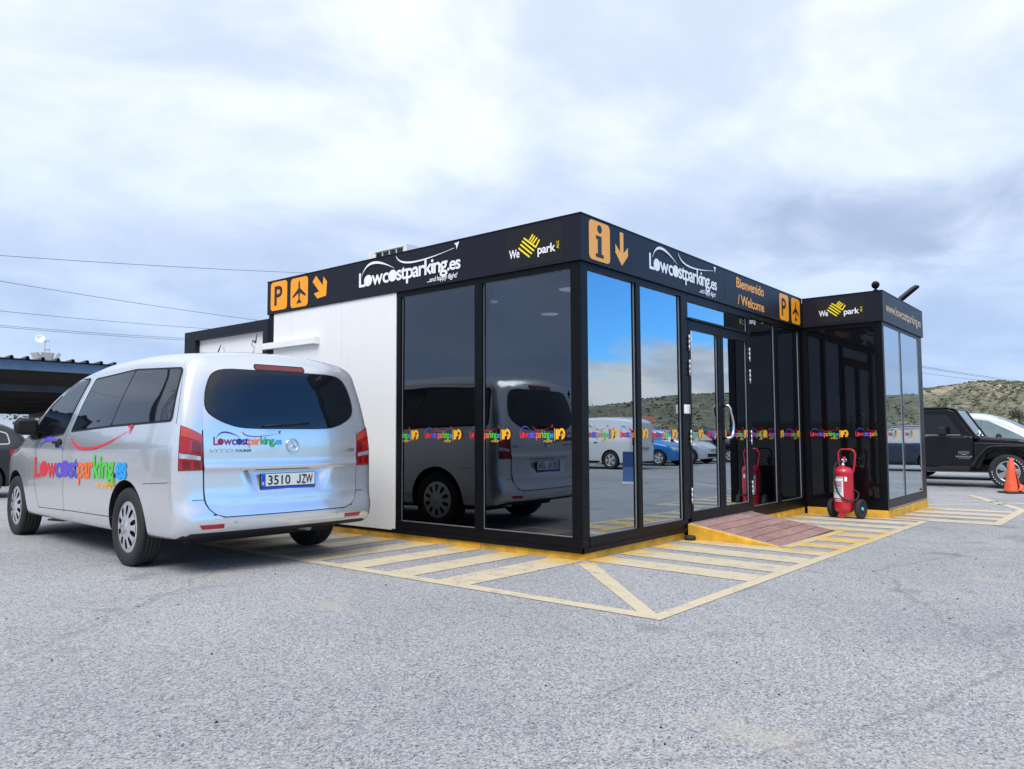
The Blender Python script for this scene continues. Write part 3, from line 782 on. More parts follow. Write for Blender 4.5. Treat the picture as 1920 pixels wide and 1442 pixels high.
# corner filler beside the first right-hand pane is the corner post itself
tr = bx('transom', 2.129, 3.824, 0.0, 0.09, 2.342, 2.372, 'black')
bx('transom', 2.129, 3.824, 0.0, 0.09, 2.560, 2.642, 'black')
pane('R', 2.129, 3.824, 2.373, 2.559, 0.030)
bx('door_sill', 2.05, 3.829, -0.012, 0.09, 0.062, 0.092, 'steel')
bx('door_sill_step', 2.05, 3.829, 0.0, 0.09, 0.0, 0.0615, 'black')
def door_leaf(x0, x1, gx0, gx1, hinge_x, handle):
    d = MB(); y0, y1 = -0.004, 0.052
    d.box(x0, gx0, y0, y1, 0.094, 2.338); d.box(gx1, x1, y0, y1, 0.094, 2.338)
    d.box(gx0, gx1, y0, y1, 0.094, 0.205); d.box(gx0, gx1, y0, y1, 2.240, 2.338)
    L = obj('door_leaf', d, M['black'], pav)
    pane('R', gx0, gx1, 0.206, 2.239, 0.020, L, stk=RS)
    for z in (0.38, 1.02, 1.80, 2.08):
        obj('hinge', MB().lathe([(0.011, z-0.09), (0.011, z-0.031), (0.009, z-0.030), (0.009, z-0.028), (0.011, z-0.027), (0.011, z+0.027), (0.009, z+0.028), (0.009, z+0.030), (0.011, z+0.031), (0.011, z+0.09)], 10), M['bead'], L, loc=(hinge_x, -0.016, 0))
    if handle:
        hx = handle
        pts = [(hx, -0.004, 1.40), (hx, -0.07, 1.40), (hx+0.012, -0.085, 1.37)] + [(hx+0.012+0.085*math.sin(PI*0.5*k/8)**1.3, -0.085, 1.36-0.20*k/8) for k in range(1, 9)] + [(hx+0.085, -0.085, 1.08), (hx+0.05, -0.085, 1.03), (hx+0.0, -0.07, 1.015), (hx, -0.004, 1.015)]
        obj('handle', MB().tube(pts, 0.016, 10), M['steel'], L)
    return L
dl = door_leaf(2.132, 2.965, 2.182, 2.895, 2.126, None)
dr = door_leaf(2.975, 3.822, 3.050, 3.765, 3.827, 3.015)
bx('door_closer', 2.135, 3.82, -0.03, -0.0125, 2.343, 2.366, 'black')
A = Art(); A.poly([(0, 0), (0.062, 0), (0.062, 0.235), (0, 0.235)], 'vwhite')
A.poly([(0.010, 0.165), (0.035, 0.165), (0.035, 0.22), (0.010, 0.22)], 'euro'); A.poly([(0.006, 0.112), (0.056, 0.112), (0.056, 0.124), (0.006, 0.124)], 'v_red')
A.poly([(0.006, 0.095), (0.056, 0.095), (0.056, 0.101), (0.006, 0.101)], 'v_red'); A.poly([(0.006, 0.066), (0.056, 0.066), (0.056, 0.074), (0.006, 0.074)], 'v_dpurple')
A.poly([(0.012, 0.015), (0.050, 0.015), (0.050, 0.05), (0.012, 0.05)], 'v_blue')
art('notice_sticker', A, right_fn(0.020, 2.192, 1.985, 0.002), dl)
rd = obj('card_reader', MB().box(1.985, 2.085, -0.035, -0.001, 1.285, 1.385), M['white'], pav, 0.008)
obj('reader_screen', MB().box(2.045, 2.078, -0.0375, -0.0355, 1.295, 1.375), M['clearlens'], rd)

# fascia
ov = 0.026
fl = bx('fascia_panel', -ov, 0.05, -ov, LY, ZF0, ZF1, 'fascia')
fr_ = bx('fascia_panel', 0.0505, LX-0.03, -ov, 0.05, ZF0, ZF1, 'fascia')
for zz in (ZF1-0.004,):
    tr_ = MB(); tr_.box(-ov-0.004, 0.06, -ov-0.004, LY+0.004, ZF1+0.0005, ZF1+0.014); tr_.box(0.0605, LX-0.03, -ov-0.004, 0.06, ZF1+0.0005, ZF1+0.014)
    obj('fascia_capping', tr_, M['black'], pav)
bx('soffit_gap', 0.004, 0.05, 0.004, LY-0.13, 2.6425, 2.6429, 'seam')
WL = ('vwhite',)*9
art('logo_lettering', site_logo(WL).xf(1.612, 1.612), left_fn(-ov, 3.070, 2.774), fl)
art('parking_pictogram', icon_tile('P'), left_fn(-ov, 4.664, 2.868), fl)
art('aeroplane_pictogram', icon_tile('plane'), left_fn(-ov, 4.228, 2.860), fl)
A = Art(); a45 = R(45)
A.poly([(math.cos(a45)*u-math.sin(a45)*v, math.sin(a45)*u+math.cos(a45)*v) for u, v in [(p[0]*1.15, p[1]*1.0) for p in [(-0.042, 0.17), (0.042, 0.17), (0.042, -0.02), (0.115, 0.045), (0.115, -0.055), (0, -0.165), (-0.115, -0.055), (-0.115, 0.045), (-0.042, -0.02)]]], 'orange')
art('arrow_pictogram', A, left_fn(-ov, 3.800, 2.868), fl)
A = Art(); A.poly([(-0.03, -0.10), (0.64, -0.10), (0.64, 0.265), (-0.03, 0.265)], 'plaque')
art('heart_logo_lettering', A.merge(heart_logo()), left_fn(-ov, 0.815, 2.768, 0.002), fl)
art('information_pictogram', icon_tile('i', 'orange2'), right_fn(-ov, 0.282, 2.862), fr_)
A = Art(); A.poly(arrow_down(1.12), 'orange2'); art('arrow_pictogram', A, right_fn(-ov, 0.678, 2.866), fr_)
art('logo_lettering', site_logo(WL).xf(1.615, 1.615), right_fn(-ov, 1.222, 2.772), fr_)
A = Art(); A.text('Bienvenido', 'orange2', 0, 0, 0.125, 0.905, 0.018, 0.95); A.text('/ Welcome', 'orange2', 0.03, -0.212, 0.125, 0.87, 0.018, 0.95)
art('welcome_lettering', A, right_fn(-ov, 3.43, 2.905), fr_)
art('parking_pictogram', icon_tile('P'), right_fn(-ov, 5.085, 2.855), fr_)
art('aeroplane_pictogram', icon_tile('plane'), right_fn(-ov, 5.555, 2.855), fr_)
obj('fascia_joint', MB().box(3.085, 3.088, -ov-0.0012, -ov-0.0002, ZF0+0.002, ZF1-0.002), M['seam'], fr_)

# interior furniture seen dimly through the glass
def chair(x, y, rz, label):
    t = thing('visitor_chair', label, 'chair', (x, y, 0.06), rz, 'visitor chairs inside the pavilion')
    obj('seat', MB().box(-0.22, 0.22, -0.22, 0.22, 0.42, 0.46), M['seatblue'], t, 0.01)
    obj('backrest', MB().box(-0.22, 0.22, 0.19, 0.23, 0.55, 0.86), M['seatblue'], t, 0.01)
    for s in (-0.2, 0.2):
        obj('leg', MB().tube([(s, 0.21, 0.84), (s, 0.16, 0.43), (s, -0.2, 0.41), (s, -0.26, 0.012), (s, 0.24, 0.012)], 0.010, 8), M['chrome'], t)
chair(0.62, 2.0, PI/2+0.15, 'dark chair on shiny sled legs behind the left pane')
chair(0.62, 1.45, PI/2-0.1, 'dark chair on shiny sled legs behind the mullion')
chair(0.64, 0.85, PI/2+0.05, 'dark chair on shiny sled legs nearest the glazed corner')
t = thing('reception_desk', 'dark reception desk standing inside the glass pavilion', 'desk', (3.0, 1.95, 0.06))
obj('front_panel', MB().box(-1.0, 1.0, -0.02, 0.02, 0.0, 1.02), M['dark'], t); obj('worktop', MB().box(-1.05, 1.05, -0.06, 0.5, 1.021, 1.06), M['trim'], t, 0.004)

# ---------------------------------------------------------------- annex
anx = thing('glazed_annex', 'small black glazed annex with web address on its fascia', 'building', (0, 0, 0))
def ax(name, x0, x1, y0, y1, z0, z1, mk, bev=0.0, parent=None): return bx(name, x0, x1, y0, y1, z0, z1, mk, parent if parent is not None else anx, bev)
ax('roof', LX+0.03, AX2, -AD+0.03, 1.45, 2.66, 3.02, 'fascia')
ax('floor', LX+0.02, AX2-0.02, -AD+0.02, 1.45, -0.03, 0.05, 'darkfloor')
ax('back_wall', LX+0.005, AX2, 1.46, 1.53, 0.0, 3.02, 'panel')
ax('side_wall', AX2-0.07, AX2, -AD+0.11, 1.455, 0.0, 2.655, 'panel')
plinth_run('y', -AD, -0.02, LX+0.0, -0.002, 1.2, anx, -0.012)
plinth_run('x', LX+0.205, AX2, -AD, -0.002, 0.52, anx, -0.012)
ax('base_rail', LX, LX+0.10, -AD, -0.001, 0.0, 0.133, 'black')
ax('corner_post', LX, LX+0.085, -AD, -AD+0.085, 0.134, 2.642, 'black', 0.004)
ax('head_rail', LX, LX+0.09, -AD+0.086, -0.001, 2.585, 2.642, 'black')
ax('frame_post', LX, LX+0.09, -0.085, -0.001, 0.134, 2.584, 'black')
ax('trim_strip', LX, LX+0.09, -AD+0.086, -AD+0.11, 0.134, 2.584, 'black')
gp = pane('L', -AD+0.111, -0.086, 0.134, 2.584, LX+0.02, anx, stk=[-0.085, -0.715], mk='glass_dark', beads=False)
ax('backing_board', LX+0.036, LX+0.06, -AD+0.111, -0.086, 0.134, 2.584, 'dark')
ax('base_rail', LX+0.101, AX2, -AD, -AD+0.10, 0.0, 0.150, 'black')
ax('base_flashing', LX+0.02, AX2-0.01, -AD-0.006, -AD-0.0005, 0.01, 0.022, 'bead')
ax('head_rail', LX+0.086, AX2-0.30, -AD, -AD+0.09, 2.590, 2.642, 'black')
ax('mullion', 6.832, 6.915, -AD, -AD+0.07, 0.151, 2.589, 'black')
ax('corner_post', AX2-0.30, AX2, -AD, -AD+0.10, 0.151, 2.642, 'black', 0.004)
pane('R', LX+0.086, 6.831, 0.151, 2.589, -AD+0.006, anx, stk=[6.02])
pane('R', 6.916, AX2-0.301, 0.151, 2.589, -AD+0.006, anx, stk=[7.02])
af = ax('fascia_panel', LX-ov, LX+0.05, -AD-ov, -0.03, ZF0, ZF1, 'fascia')
af2 = ax('fascia_panel', LX+0.0505, AX2+0.03, -AD-ov, -AD+0.05, ZF0, ZF1, 'fascia')
ax('fascia_panel', AX2-0.02, AX2+0.03, -AD+0.0505, 1.5, ZF0, ZF1, 'fascia')
A = Art(); A.poly([(-0.02, -0.10), (0.635, -0.10), (0.635, 0.25), (-0.02, 0.25)], 'plaque')
art('heart_logo_lettering', A.merge(heart_logo()), left_fn(LX-ov, -0.275, 2.785, 0.002), af)
A = Art(); A.text('www.lowcostparking.es', 'vsand', 0, 0, 0.135, 2.20, 0.006, 0.95)
art('web_lettering', A, right_fn(-AD-ov, 5.985, 2.795), af2)
tr_ = MB(); tr_.box(LX-ov-0.004, LX+0.06, -AD-ov-0.004, -0.032, ZF1+0.0005, ZF1+0.012); tr_.box(LX+0.0605, AX2+0.034, -AD-ov-0.004, -AD+0.06, ZF1+0.0005, ZF1+0.012)
obj('fascia_capping', tr_, M['black'], anx)
# floodlight and ball on the annex roof
t = thing('roof_floodlight', 'black slim floodlight tilted up on a bracket over the annex fascia', 'floodlight', (7.25, -1.06, 3.02))
obj('bracket', MB().tube([(0.0, 0.06, 0), (0.0, 0.05, 0.07), (0.0, 0.0, 0.11)], 0.016, 8), M['black'], t)
fm = Matrix.Translation((0.0, 0.03, 0.09)) @ Matrix.Rotation(R(-72), 4, 'Z') @ Matrix.Rotation(R(-40), 4, 'Y') @ Matrix.Rotation(R(18), 4, 'X') @ Matrix.Scale(0.52, 4)
pf = [(0, -0.03), (0.10, -0.045), (0.66, -0.045), (0.70, -0.03), (0.70, 0.03), (0.55, 0.055), (0.15, 0.06), (0, 0.03)]
obj('housing', MB().prism(pf, lambda u, v, d: tuple(fm @ Vector((u, d, v))), -0.15, 0.15), M['black'], t, 0.008)
obj('lens', MB().box(0.14, 0.64, -0.12, 0.12, -0.052, -0.0455, mtx=fm), M['clearlens'], t)
t = thing('ball_camera', 'small black ball camera perched on the annex roof edge', 'camera', (5.90, -1.045, ZF1+0.013))
obj('base', MB().lathe([(0.04, 0.0), (0.03, 0.02), (0.015, 0.03), (0.015, 0.045)], 14), M['black'], t)
obj('ball', MB().lathe([(0.001, 0.035)] + [(0.055*math.sin(PI*k/12), 0.09-0.055*math.cos(PI*k/12)) for k in range(1, 12)] + [(0.001, 0.145)], 18), M['black'], t)

# ---------------------------------------------------------------- rear module (lower, black-framed)
rm = thing('rear_module', 'lower white cabin in a black frame with torn panel patches behind the van', 'building', (0, 0, 0))
def rx_(name, x0, x1, y0, y1, z0, z1, mk, bev=0.0): return bx(name, x0, x1, y0, y1, z0, z1, mk, rm, bev)
rx_('roof', 0.13, 2.3, LY+0.07, 7.05, 2.30, 2.45, 'fascia')
rx_('frame_beam', 0.0, 0.12, LY+0.01, 7.10, 2.462, 2.598, 'fascia')
rx_('frame_post', 0.0, 0.12, LY+0.01, LY+0.135, -0.1, 2.461, 'fascia')
rx_('frame_post', 0.0, 0.12, 6.79, 7.10, -0.1, 2.461, 'fascia')
rx_('side_beam', 0.121, 2.3, 7.02, 7.10, 2.462, 2.598, 'fascia')
rx_('side_wall', 0.121, 2.3, 7.03, 7.09, -0.1, 2.461, 'panel')
rx_('back_wall', 2.24, 2.299, LY+0.05, 7.02, -0.1, 2.461, 'panel')
p1 = rx_('wall_panel', 0.07, 0.115, LY+0.137, 5.965, -0.08, 2.461, 'panel')
p2 = rx_('wall_panel', 0.07, 0.115, 5.969, 6.788, -0.08, 2.461, 'panel')
def tear(par, y0, z0, pts, w):
    A = Art()
    for i in range(len(pts)-1):
        A.stroke([pts[i], pts[i+1]], [w[i], w[i+1]], 'seam')
    art('torn_patch', A, left_fn(0.07, y0, z0, 0.002), par)
tear(p2, 6.30, 2.02, [(0.0, 0.0), (0.02, 0.24), (0.10, 0.34), (0.02, 0.24), (0.0, 0.0), (0.10, 0.03), (0.16, 0.06), (0.17, 0.12), (0.20, 0.22), (0.165, 0.31)], [0.006, 0.03, 0.014, 0.02, 0.012, 0.006, 0.02, 0.008, 0.006, 0.004])
tear(p1, 5.40, 2.02, [(0.0, -0.05), (0.01, 0.15), (0.05, 0.24), (-0.02, 0.27), (0.0, 0.34), (0.07, 0.30), (0.10, 0.42)], [0.006, 0.014, 0.004, 0.008, 0.012, 0.03, 0.006])
# air conditioner on the roof
t = thing('air_conditioner', 'white rooftop air conditioner with open grille behind the fascia', 'air conditioner', (1.02, 3.40, 3.02))
ac = MB(); ac.box(0, 1.0, 0, 0.03, 0.0, 0.53); ac.box(0, 1.0, 0.67, 0.76, 0, 0.53); ac.box(0, 1.0, 0.0305, 0.6695, 0.50, 0.53); ac.box(0.0, 1.0, 0.0305, 0.6695, 0, 0.05)
ac.box(0.0, 0.03, 0.62, 0.6695, 0.051, 0.499); ac.box(0.0, 0.03, 0.0305, 0.06, 0.051, 0.499)
obj('casing', ac, M['white'], t, 0.003)
obj('coil', MB().box(0.06, 0.95, 0.035, 0.665, 0.052, 0.498), mat('green_grey_coil', (0.10, 0.15, 0.14), 0.6, var=0.3, vscale=30), t)
for k in range(5):
    obj('grille_bar', MB().box(0.008, 0.02, 0.065+0.137*k, 0.075+0.137*k, 0.055, 0.498), M['white'], t)
for z in (0.20, 0.36):
    obj('grille_bar', MB().box(0.0, 0.0075, 0.062, 0.62, z, z+0.010), M['white'], t)
for k in range(2):
    for z in (0.10, 0.30):
        obj('vent_opening', MB().box(0.15+0.34*k, 0.42+0.34*k, -0.004, -0.0005, z, z+0.15), M['seam'], t)

# ---------------------------------------------------------------- tiled ramp
rmp = thing('tiled_ramp', 'terracotta tiled door ramp with yellow painted cheek', 'ramp', (2.02, 0, gz(2.9)))
RW, RD, RH = 1.80, 1.01, 0.165
zr = lambda y: RH*(1+y/RD)     # y from 0 to -RD
cheek = [(0.012-0.03, -0.02), (0.012-0.03, RH+0.008), (-0.40, zr(-0.40)+0.010), (-0.75, zr(-0.75)+0.006), (-RD-0.02, 0.004), (-RD-0.02, -0.02)]
obj('cheek', MB().prism(cheek, lambda u, v, d: (d, u, v), -0.02, 0.035), M['plinth'], rmp, 0.005)
obj('cement_edge', MB().add([(0.036, -0.014, RH-0.001), (0.13, -0.014, RH-0.001), (0.13, -RD+0.03, zr(-RD+0.03)-0.001), (0.036, -RD+0.03, zr(-RD+0.03)-0.001)], [(0, 3, 2, 1)]), M['cement'], rmp)
body_ = [(-0.014, -0.02), (-0.014, RH-0.006), (-RD, -0.004), (-RD, -0.02)]
obj('ramp_core', MB().prism(body_, lambda u, v, d: (d, u, v), 0.0355, RW), M['grout'], rmp)
rows = 6; cols = 5; tw = (RW-0.095)/cols; td = (RD-0.03)/rows
sl = math.hypot(RD, RH)/RD
for i in range(rows):
    for j in range(cols):
        x0 = 0.095+j*tw+0.003; x1 = x0+tw-0.006
        if i == 0 and j == 0: x0 += 0.0
        y1 = -0.018-i*td; y0 = y1-td+0.016
        dz_ = 0.006+rng.uniform(-0.0008, 0.0008)
        m_ = MB(); v = [(x0, y0, zr(y0)-0.004), (x1, y0, zr(y0)-0.004), (x1, y1, zr(y1)-0.004), (x0, y1, zr(y1)-0.004)]
        v += [(a, b, c+dz_) for a, b, c in v]
        m_.add(v, [(0, 3, 2, 1), (4, 5, 6, 7), (0, 1, 5, 4), (1, 2, 6, 5), (2, 3, 7, 6), (3, 0, 4, 7)])
        obj('tile', m_, M['tile'], rmp)
t = thing('rubber_door_stop', 'round black rubber stop lying by the yellow ramp cheek', 'door stop', (1.93, -0.075, gz(2)))
obj('puck', MB().lathe([(0.045, 0.0), (0.062, 0.01), (0.064, 0.035), (0.055, 0.05), (0.03, 0.052), (0.025, 0.04), (0.001, 0.04)], 20), M['rubber'], t)
# ================================================================ VEHICLES
def lerpf(pts):
    X_ = [p[0] for p in pts]; Y_ = [p[1] for p in pts]
    # monotone cubic (PCHIP-like) so outlines stay smooth without overshoot
    n = len(X_); h = [X_[i+1]-X_[i] for i in range(n-1)]; d = [(Y_[i+1]-Y_[i])/h[i] for i in range(n-1)]
    mm = [0.0]*n
    if n > 2:
        mm[0] = d[0]; mm[-1] = d[-1]
        for i in range(1, n-1):
            mm[i] = 0.0 if d[i-1]*d[i] <= 0 else 2*d[i-1]*d[i]/(d[i-1]+d[i])
    else: mm = [d[0], d[0]]
    def f(x):
        if x <= X_[0]: return Y_[0]
        if x >= X_[-1]: return Y_[-1]
        import bisect
        i = min(n-2, max(0, bisect.bisect_right(X_, x)-1)); t = (x-X_[i])/h[i]
        a = Y_[i]; b = Y_[i+1]; t2 = t*t; t3 = t2*t
        return a*(2*t3-3*t2+1) + h[i]*mm[i]*(t3-2*t2+t) + b*(3*t2-2*t3) + h[i]*mm[i+1]*(t3-t2)
    return f
class Body:
    """smooth closed car body in car coordinates: x forward (0 = rear axle), y left, z up"""
    def __init__(s, xr, xf, ztop, zbot, prof, plan, rt=0.12, rb=0.05, rear=None, front=None, rplan=0.05, fplan=0.10, edge=0.09, nx=60, crown=0.035, falloff=0.8):
        s.ztop, s.zbot, s.prof, s.plan = lerpf(ztop), lerpf(zbot), lerpf(prof), lerpf(plan)
        rz_ = lerpf(rear) if rear else (lambda z: 0.0); fz_ = lerpf(front) if front else (lambda z: 0.0)
        NS, NC, NR = 22, 6, 7
        def section(x):
            zt, zb = s.ztop(x), s.zbot(x); p = s.plan(x); pts = []
            r1 = min(rt, (zt-zb)*0.35); r2 = min(rb, (zt-zb)*0.2)
            wb = s.prof(zb+r2)*p; pts += [(0, zb), (wb*0.5, zb), (wb-r2, zb)]
            for k in range(1, 4):
                a = PI/2*k/3; pts.append((wb-r2+r2*math.sin(a), zb+r2-r2*math.cos(a)))
            z0, z1 = zb+r2, zt-r1
            for k in range(1, NS): z = z0+(z1-z0)*k/NS; pts.append((s.prof(z)*p, z))
            ww = s.prof(z1)*p; rw = r1*1.35
            for k in range(0, NC+1):
                a = PI/2*k/NC; pts.append((ww-rw+rw*math.cos(a), z1+r1*math.sin(a)))
            we = ww-rw
            for k in range(1, NR+1):
                y = we*(1-k/NR); pts.append((y, zt+crown*(1-(y/we)**2)*min(1, (zt-zb)/0.6)))
            return pts
        xs = []
        E = 6
        for k in range(E): a = PI/2*k/(E); xs.append((xr+edge*(1-math.cos(a)), edge*(1-math.sin(a))))
        for k in range(nx+1): xs.append((xr+edge+(xf-xr-2*edge)*k/nx, 0.0))
        for k in range(E-1, -1, -1): a = PI/2*k/(E); xs.append((xf-edge*(1-math.cos(a)), edge*(1-math.sin(a))))
        V = []; F = []
        def full(h): return h + [(-y, z) for y, z in h[-2:0:-1]]
        def dfm(x, y, z):
            wr = max(0.0, min(1.0, (xr+falloff-x)/falloff)); wf = max(0.0, min(1.0, (x-(xf-falloff))/falloff))
            yy = (y/0.9)**2
            return (x + (rz_(z)+rplan*yy)*wr**1.5 - (fz_(z)+fplan*yy)*wf**1.5, y, z)
        rings = []
        for x, ins in xs:
            sec = full(section(x)); zm = 0.5*(s.ztop(x)+s.zbot(x)); hh = 0.5*(s.ztop(x)-s.zbot(x)); w = s.prof(zm)*s.plan(x)
            ky, kz = 1-ins/w, 1-ins*0.8/max(hh, .05)
            rings.append([(x, y*ky, zm+(z-zm)*kz) for y, z in sec])
        def cap(ring, x):
            zm = 0.5*(max(p[2] for p in ring)+min(p[2] for p in ring)); out = []
            for q in (0.94, 0.86, 0.76, 0.64, 0.50, 0.34, 0.18):
                out.append([(x, y*q, zm+(z-zm)*q) for _, y, z in ring])
            return out, (x, 0, zm)
        cr, c0 = cap(rings[0], xr); cf, c1 = cap(rings[-1], xf)
        allr = cr[::-1] + rings + cf; n = len(allr[0])
        for rg in allr: V += [dfm(*p) for p in rg]
        for i in range(len(allr)-1):
            for j in range(n):
                j2 = (j+1) % n; F.append((i*n+j, (i+1)*n+j, (i+1)*n+j2, i*n+j2))
        V.append(dfm(*c0)); V.append(dfm(*c1)); a, b = len(V)-2, len(V)-1; L = (len(allr)-1)*n
        for j in range(n):
            j2 = (j+1) % n; F.append((a, j, j2)); F.append((b, L+j2, L+j))
        s.V, s.F = V, F
        me = bpy.data.meshes.new('body_shell'); me.from_pydata(V, [], F)
        bm = bmesh.new(); bm.from_mesh(me); bmesh.ops.recalc_face_normals(bm, faces=bm.faces); bm.to_mesh(me)
        bmesh.ops.triangulate(bm, faces=bm.faces); bm.normal_update()
        s.tv = [v.co.copy() for v in bm.verts]; s.tn = [v.normal.copy() for v in bm.verts]; s.tf = [tuple(v.index for v in f.verts) for f in bm.faces]
        s.bvh = BVHTree.FromPolygons(s.tv, s.tf); bm.free(); s.mesh = me
    def hit(s, o, d):
        loc, nrm, idx, dist = s.bvh.ray_cast(Vector(o), Vector(d).normalized())
        if loc is None:
            loc, nrm, idx, dist = s.bvh.find_nearest(Vector(o))
        f = s.tf[idx]
        n = barycentric_transform(loc, s.tv[f[0]], s.tv[f[1]], s.tv[f[2]], s.tn[f[0]], s.tn[f[1]], s.tn[f[2]]).normalized()
        return loc, n
    def origin(s, axis, a, b):
        if axis == 'L': return (a, 3, b), (0, -1, 0)
        if axis == 'R': return (a, -3, b), (0, 1, 0)
        if axis == 'B': return (-6, a, b), (1, 0, 0)      # from behind
        if axis == 'F': return (9, a, b), (-1, 0, 0)
        if axis == 'T': return (a, b, 5), (0, 0, -1)
    def put(s, axis, a, b, off):
        l, n = s.hit(*s.origin(axis, a, b)); return l+n*off, n
    def finish(s, name, matk, parent, wheels, wr, tread=0.26, dark_under=True):
        o = obj(name, s.mesh, None, parent)
        me = s.mesh; me.materials.append(M[matk]); me.materials.append(M['trim'])
        cut = MB()
        for x, z, w in wheels:
            for sg in (1, -1):
                y0, y1 = sg*(w-tread-0.10), sg*1.25
                mt = Matrix.Translation((x, 0, z)) @ Matrix.Rotation(R(90), 4, 'X')
                n = 36; o0 = len(cut.v)
                ring = [(wr*math.cos(2*PI*k/n), wr*math.sin(2*PI*k/n)) for k in range(n)]
                ya, yb = min(y0, y1), max(y0, y1)
                cut.add([(x+a, ya, z+b) for a, b in ring]+[(x+a, yb, z+b) for a, b in ring],
                        [tuple(range(n)), tuple(range(2*n-1, n-1, -1))]+[(k, n+k, n+(k+1) % n, (k+1) % n) for k in range(n)])
        cm = mesh_from('arch_cutter', cut, [M['trim']])
        bm = bmesh.new(); bm.from_mesh(cm); bmesh.ops.recalc_face_normals(bm, faces=bm.faces); bm.to_mesh(cm); bm.free()
        co = bpy.data.objects.new('arch_cutter', cm); COL.objects.link(co)
        md = o.modifiers.new('b', 'BOOLEAN'); md.operation = 'DIFFERENCE'; md.solver = 'EXACT'; md.object = co
        pm = o.parent; o.parent = None
        dg_ = bpy.context.evaluated_depsgraph_get(); dg_.update()
        nm = bpy.data.meshes.new_from_object(o.evaluated_get(dg_))
        o.modifiers.clear(); o.data = nm; o.parent = pm
        bpy.data.objects.remove(co); bpy.data.meshes.remove(cm)
        nm.materials.clear(); nm.materials.append(M[matk]); nm.materials.append(M['trim'])
        zlow = min(v.co.z for v in nm.vertices)
        for p in nm.polygons:
            c = p.center; p.use_smooth = True; mi = 0
            for x, z, w in wheels:
                d_ = math.hypot(c.x-x, c.z-z)
                if d_ < wr+0.003 and abs(c.y) < w+0.3 and (d_ < wr-0.01 or abs(p.normal.x*(c.z-z)-p.normal.z*(c.x-x)) < 0.3*d_) and abs(c.y) < w+0.02:
                    rad = (p.normal.x*(c.x-x)+p.normal.z*(c.z-z))/max(d_, 1e-6)
                    if d_ < wr-0.01 or rad < -0.7: mi = 1
            if dark_under and p.normal.z < -0.8: mi = 1
            p.material_index = mi
        nm.set_sharp_from_angle(angle=R(38))
        return o
    def overlay(s, name, poly, axis, off, matk, parent, edge=0.10, rnd=0.0, n=4):
        if rnd: poly = round_poly(poly, rnd, n)
        bm = bmesh.new(); bm.faces.new([bm.verts.new((a, b, 0)) for a, b in poly])
        bmesh.ops.triangulate(bm, faces=bm.faces, ngon_method='BEAUTY')
        for _ in range(5):
            le = [e for e in bm.edges if e.calc_length() > edge]
            if not le: break
            bmesh.ops.subdivide_edges(bm, edges=le, cuts=1); bmesh.ops.triangulate(bm, faces=bm.faces)
        nn = []
        for v in bm.verts:
            l, n_ = s.put(axis, v.co.x, v.co.y, off); v.co = l; nn.append(n_)
        bm.normal_update()
        for f in bm.faces:
            if f.normal.dot(nn[f.verts[0].index]) < 0: f.normal_flip()
        me = bpy.data.meshes.new(name); bm.to_mesh(me); bm.free()
        me.materials.append(M[matk])
        for p in me.polygons: p.use_smooth = True
        me.normals_split_custom_set_from_vertices([tuple(q) for q in nn])
        return obj(name, me, None, parent)
    def ribbon(s, name, pts, axis, w, off, matk, parent, closed=False, step=0.06):
        P = []
        k = len(pts)
        for i in range(k if closed else k-1):
            a = Vector(pts[i]); b = Vector(pts[(i+1) % k]); m_ = max(1, int((b-a).length/step))
            P += [a+(b-a)*t/m_ for t in range(m_)]
        if not closed: P.append(Vector(pts[-1]))
        Q = []; mb_ = MB(); n = len(P)
        for i, p in enumerate(P):
            a = P[(i-1) % n] if closed or i else p; b = P[(i+1) % n] if closed or i < n-1 else p
            t = (b-a).normalized(); q = Vector((-t.y, t.x))*w/2
            for sg in (1, -1):
                l, _ = s.put(axis, *(p+q*sg), off); mb_.v.append(tuple(l))
        for i in range(n if closed else n-1):
            a, b = 2*i, 2*((i+1) % n); mb_.f.append((a, a+1, b+1, b)); mb_.m.append(0); mb_.sm.append(True)
        return obj(name, mb_, M[matk], parent)
    def art(s, name, A, axis, flip, off, parent, edge=0.05):
        """A in (u right as seen, z) with u -> car coordinate by flip(u)"""
        keys = []; mb_ = MB()
        for i, (v, f, k) in enumerate(A.parts):
            if k not in keys: keys.append(k)
            bm = bmesh.new(); vs = [bm.verts.new((a, b, 0)) for a, b in v]
            for q in f:
                try: bm.faces.new([vs[j] for j in q])
                except ValueError: pass
            bmesh.ops.triangulate(bm, faces=bm.faces)
            for _ in range(3):
                le = [e for e in bm.edges if e.calc_length() > edge]
                if not le: break
                bmesh.ops.subdivide_edges(bm, edges=le, cuts=1); bmesh.ops.triangulate(bm, faces=bm.faces)
            bm.verts.index_update()
            vv = []
            for w_ in bm.verts:
                l, n_ = s.put(axis, flip(w_.co.x), w_.co.y, off+0.0005*i); vv.append(tuple(l))
            mb_.add(vv, [tuple(x.index for x in q.verts) for q in bm.faces], keys.index(k), True)
            bm.free()
        return obj(name, mb_, [M[k] for k in keys], parent)
def wrap_art(name, A, fn, parent, edge=0.03, lift=0.0004):
    keys = []; mb_ = MB()
    for i, (v, f, k) in enumerate(A.parts):
        if k not in keys: keys.append(k)
        bm = bmesh.new(); vs = [bm.verts.new((a, b, 0)) for a, b in v]
        for q in f:
            try: bm.faces.new([vs[j] for j in q])
            except ValueError: pass
        bmesh.ops.triangulate(bm, faces=bm.faces)
        for _ in range(4):
            le = [e for e in bm.edges if e.calc_length() > edge]
            if not le: break
            bmesh.ops.subdivide_edges(bm, edges=le, cuts=1); bmesh.ops.triangulate(bm, faces=bm.faces)
        bm.verts.index_update()
        mb_.add([fn(w_.co.x, w_.co.y, i*lift) for w_ in bm.verts], [tuple(x.index for x in q.verts) for q in bm.faces], keys.index(k), True)
        bm.free()
    return obj(name, mb_, [M[k] for k in keys], parent)
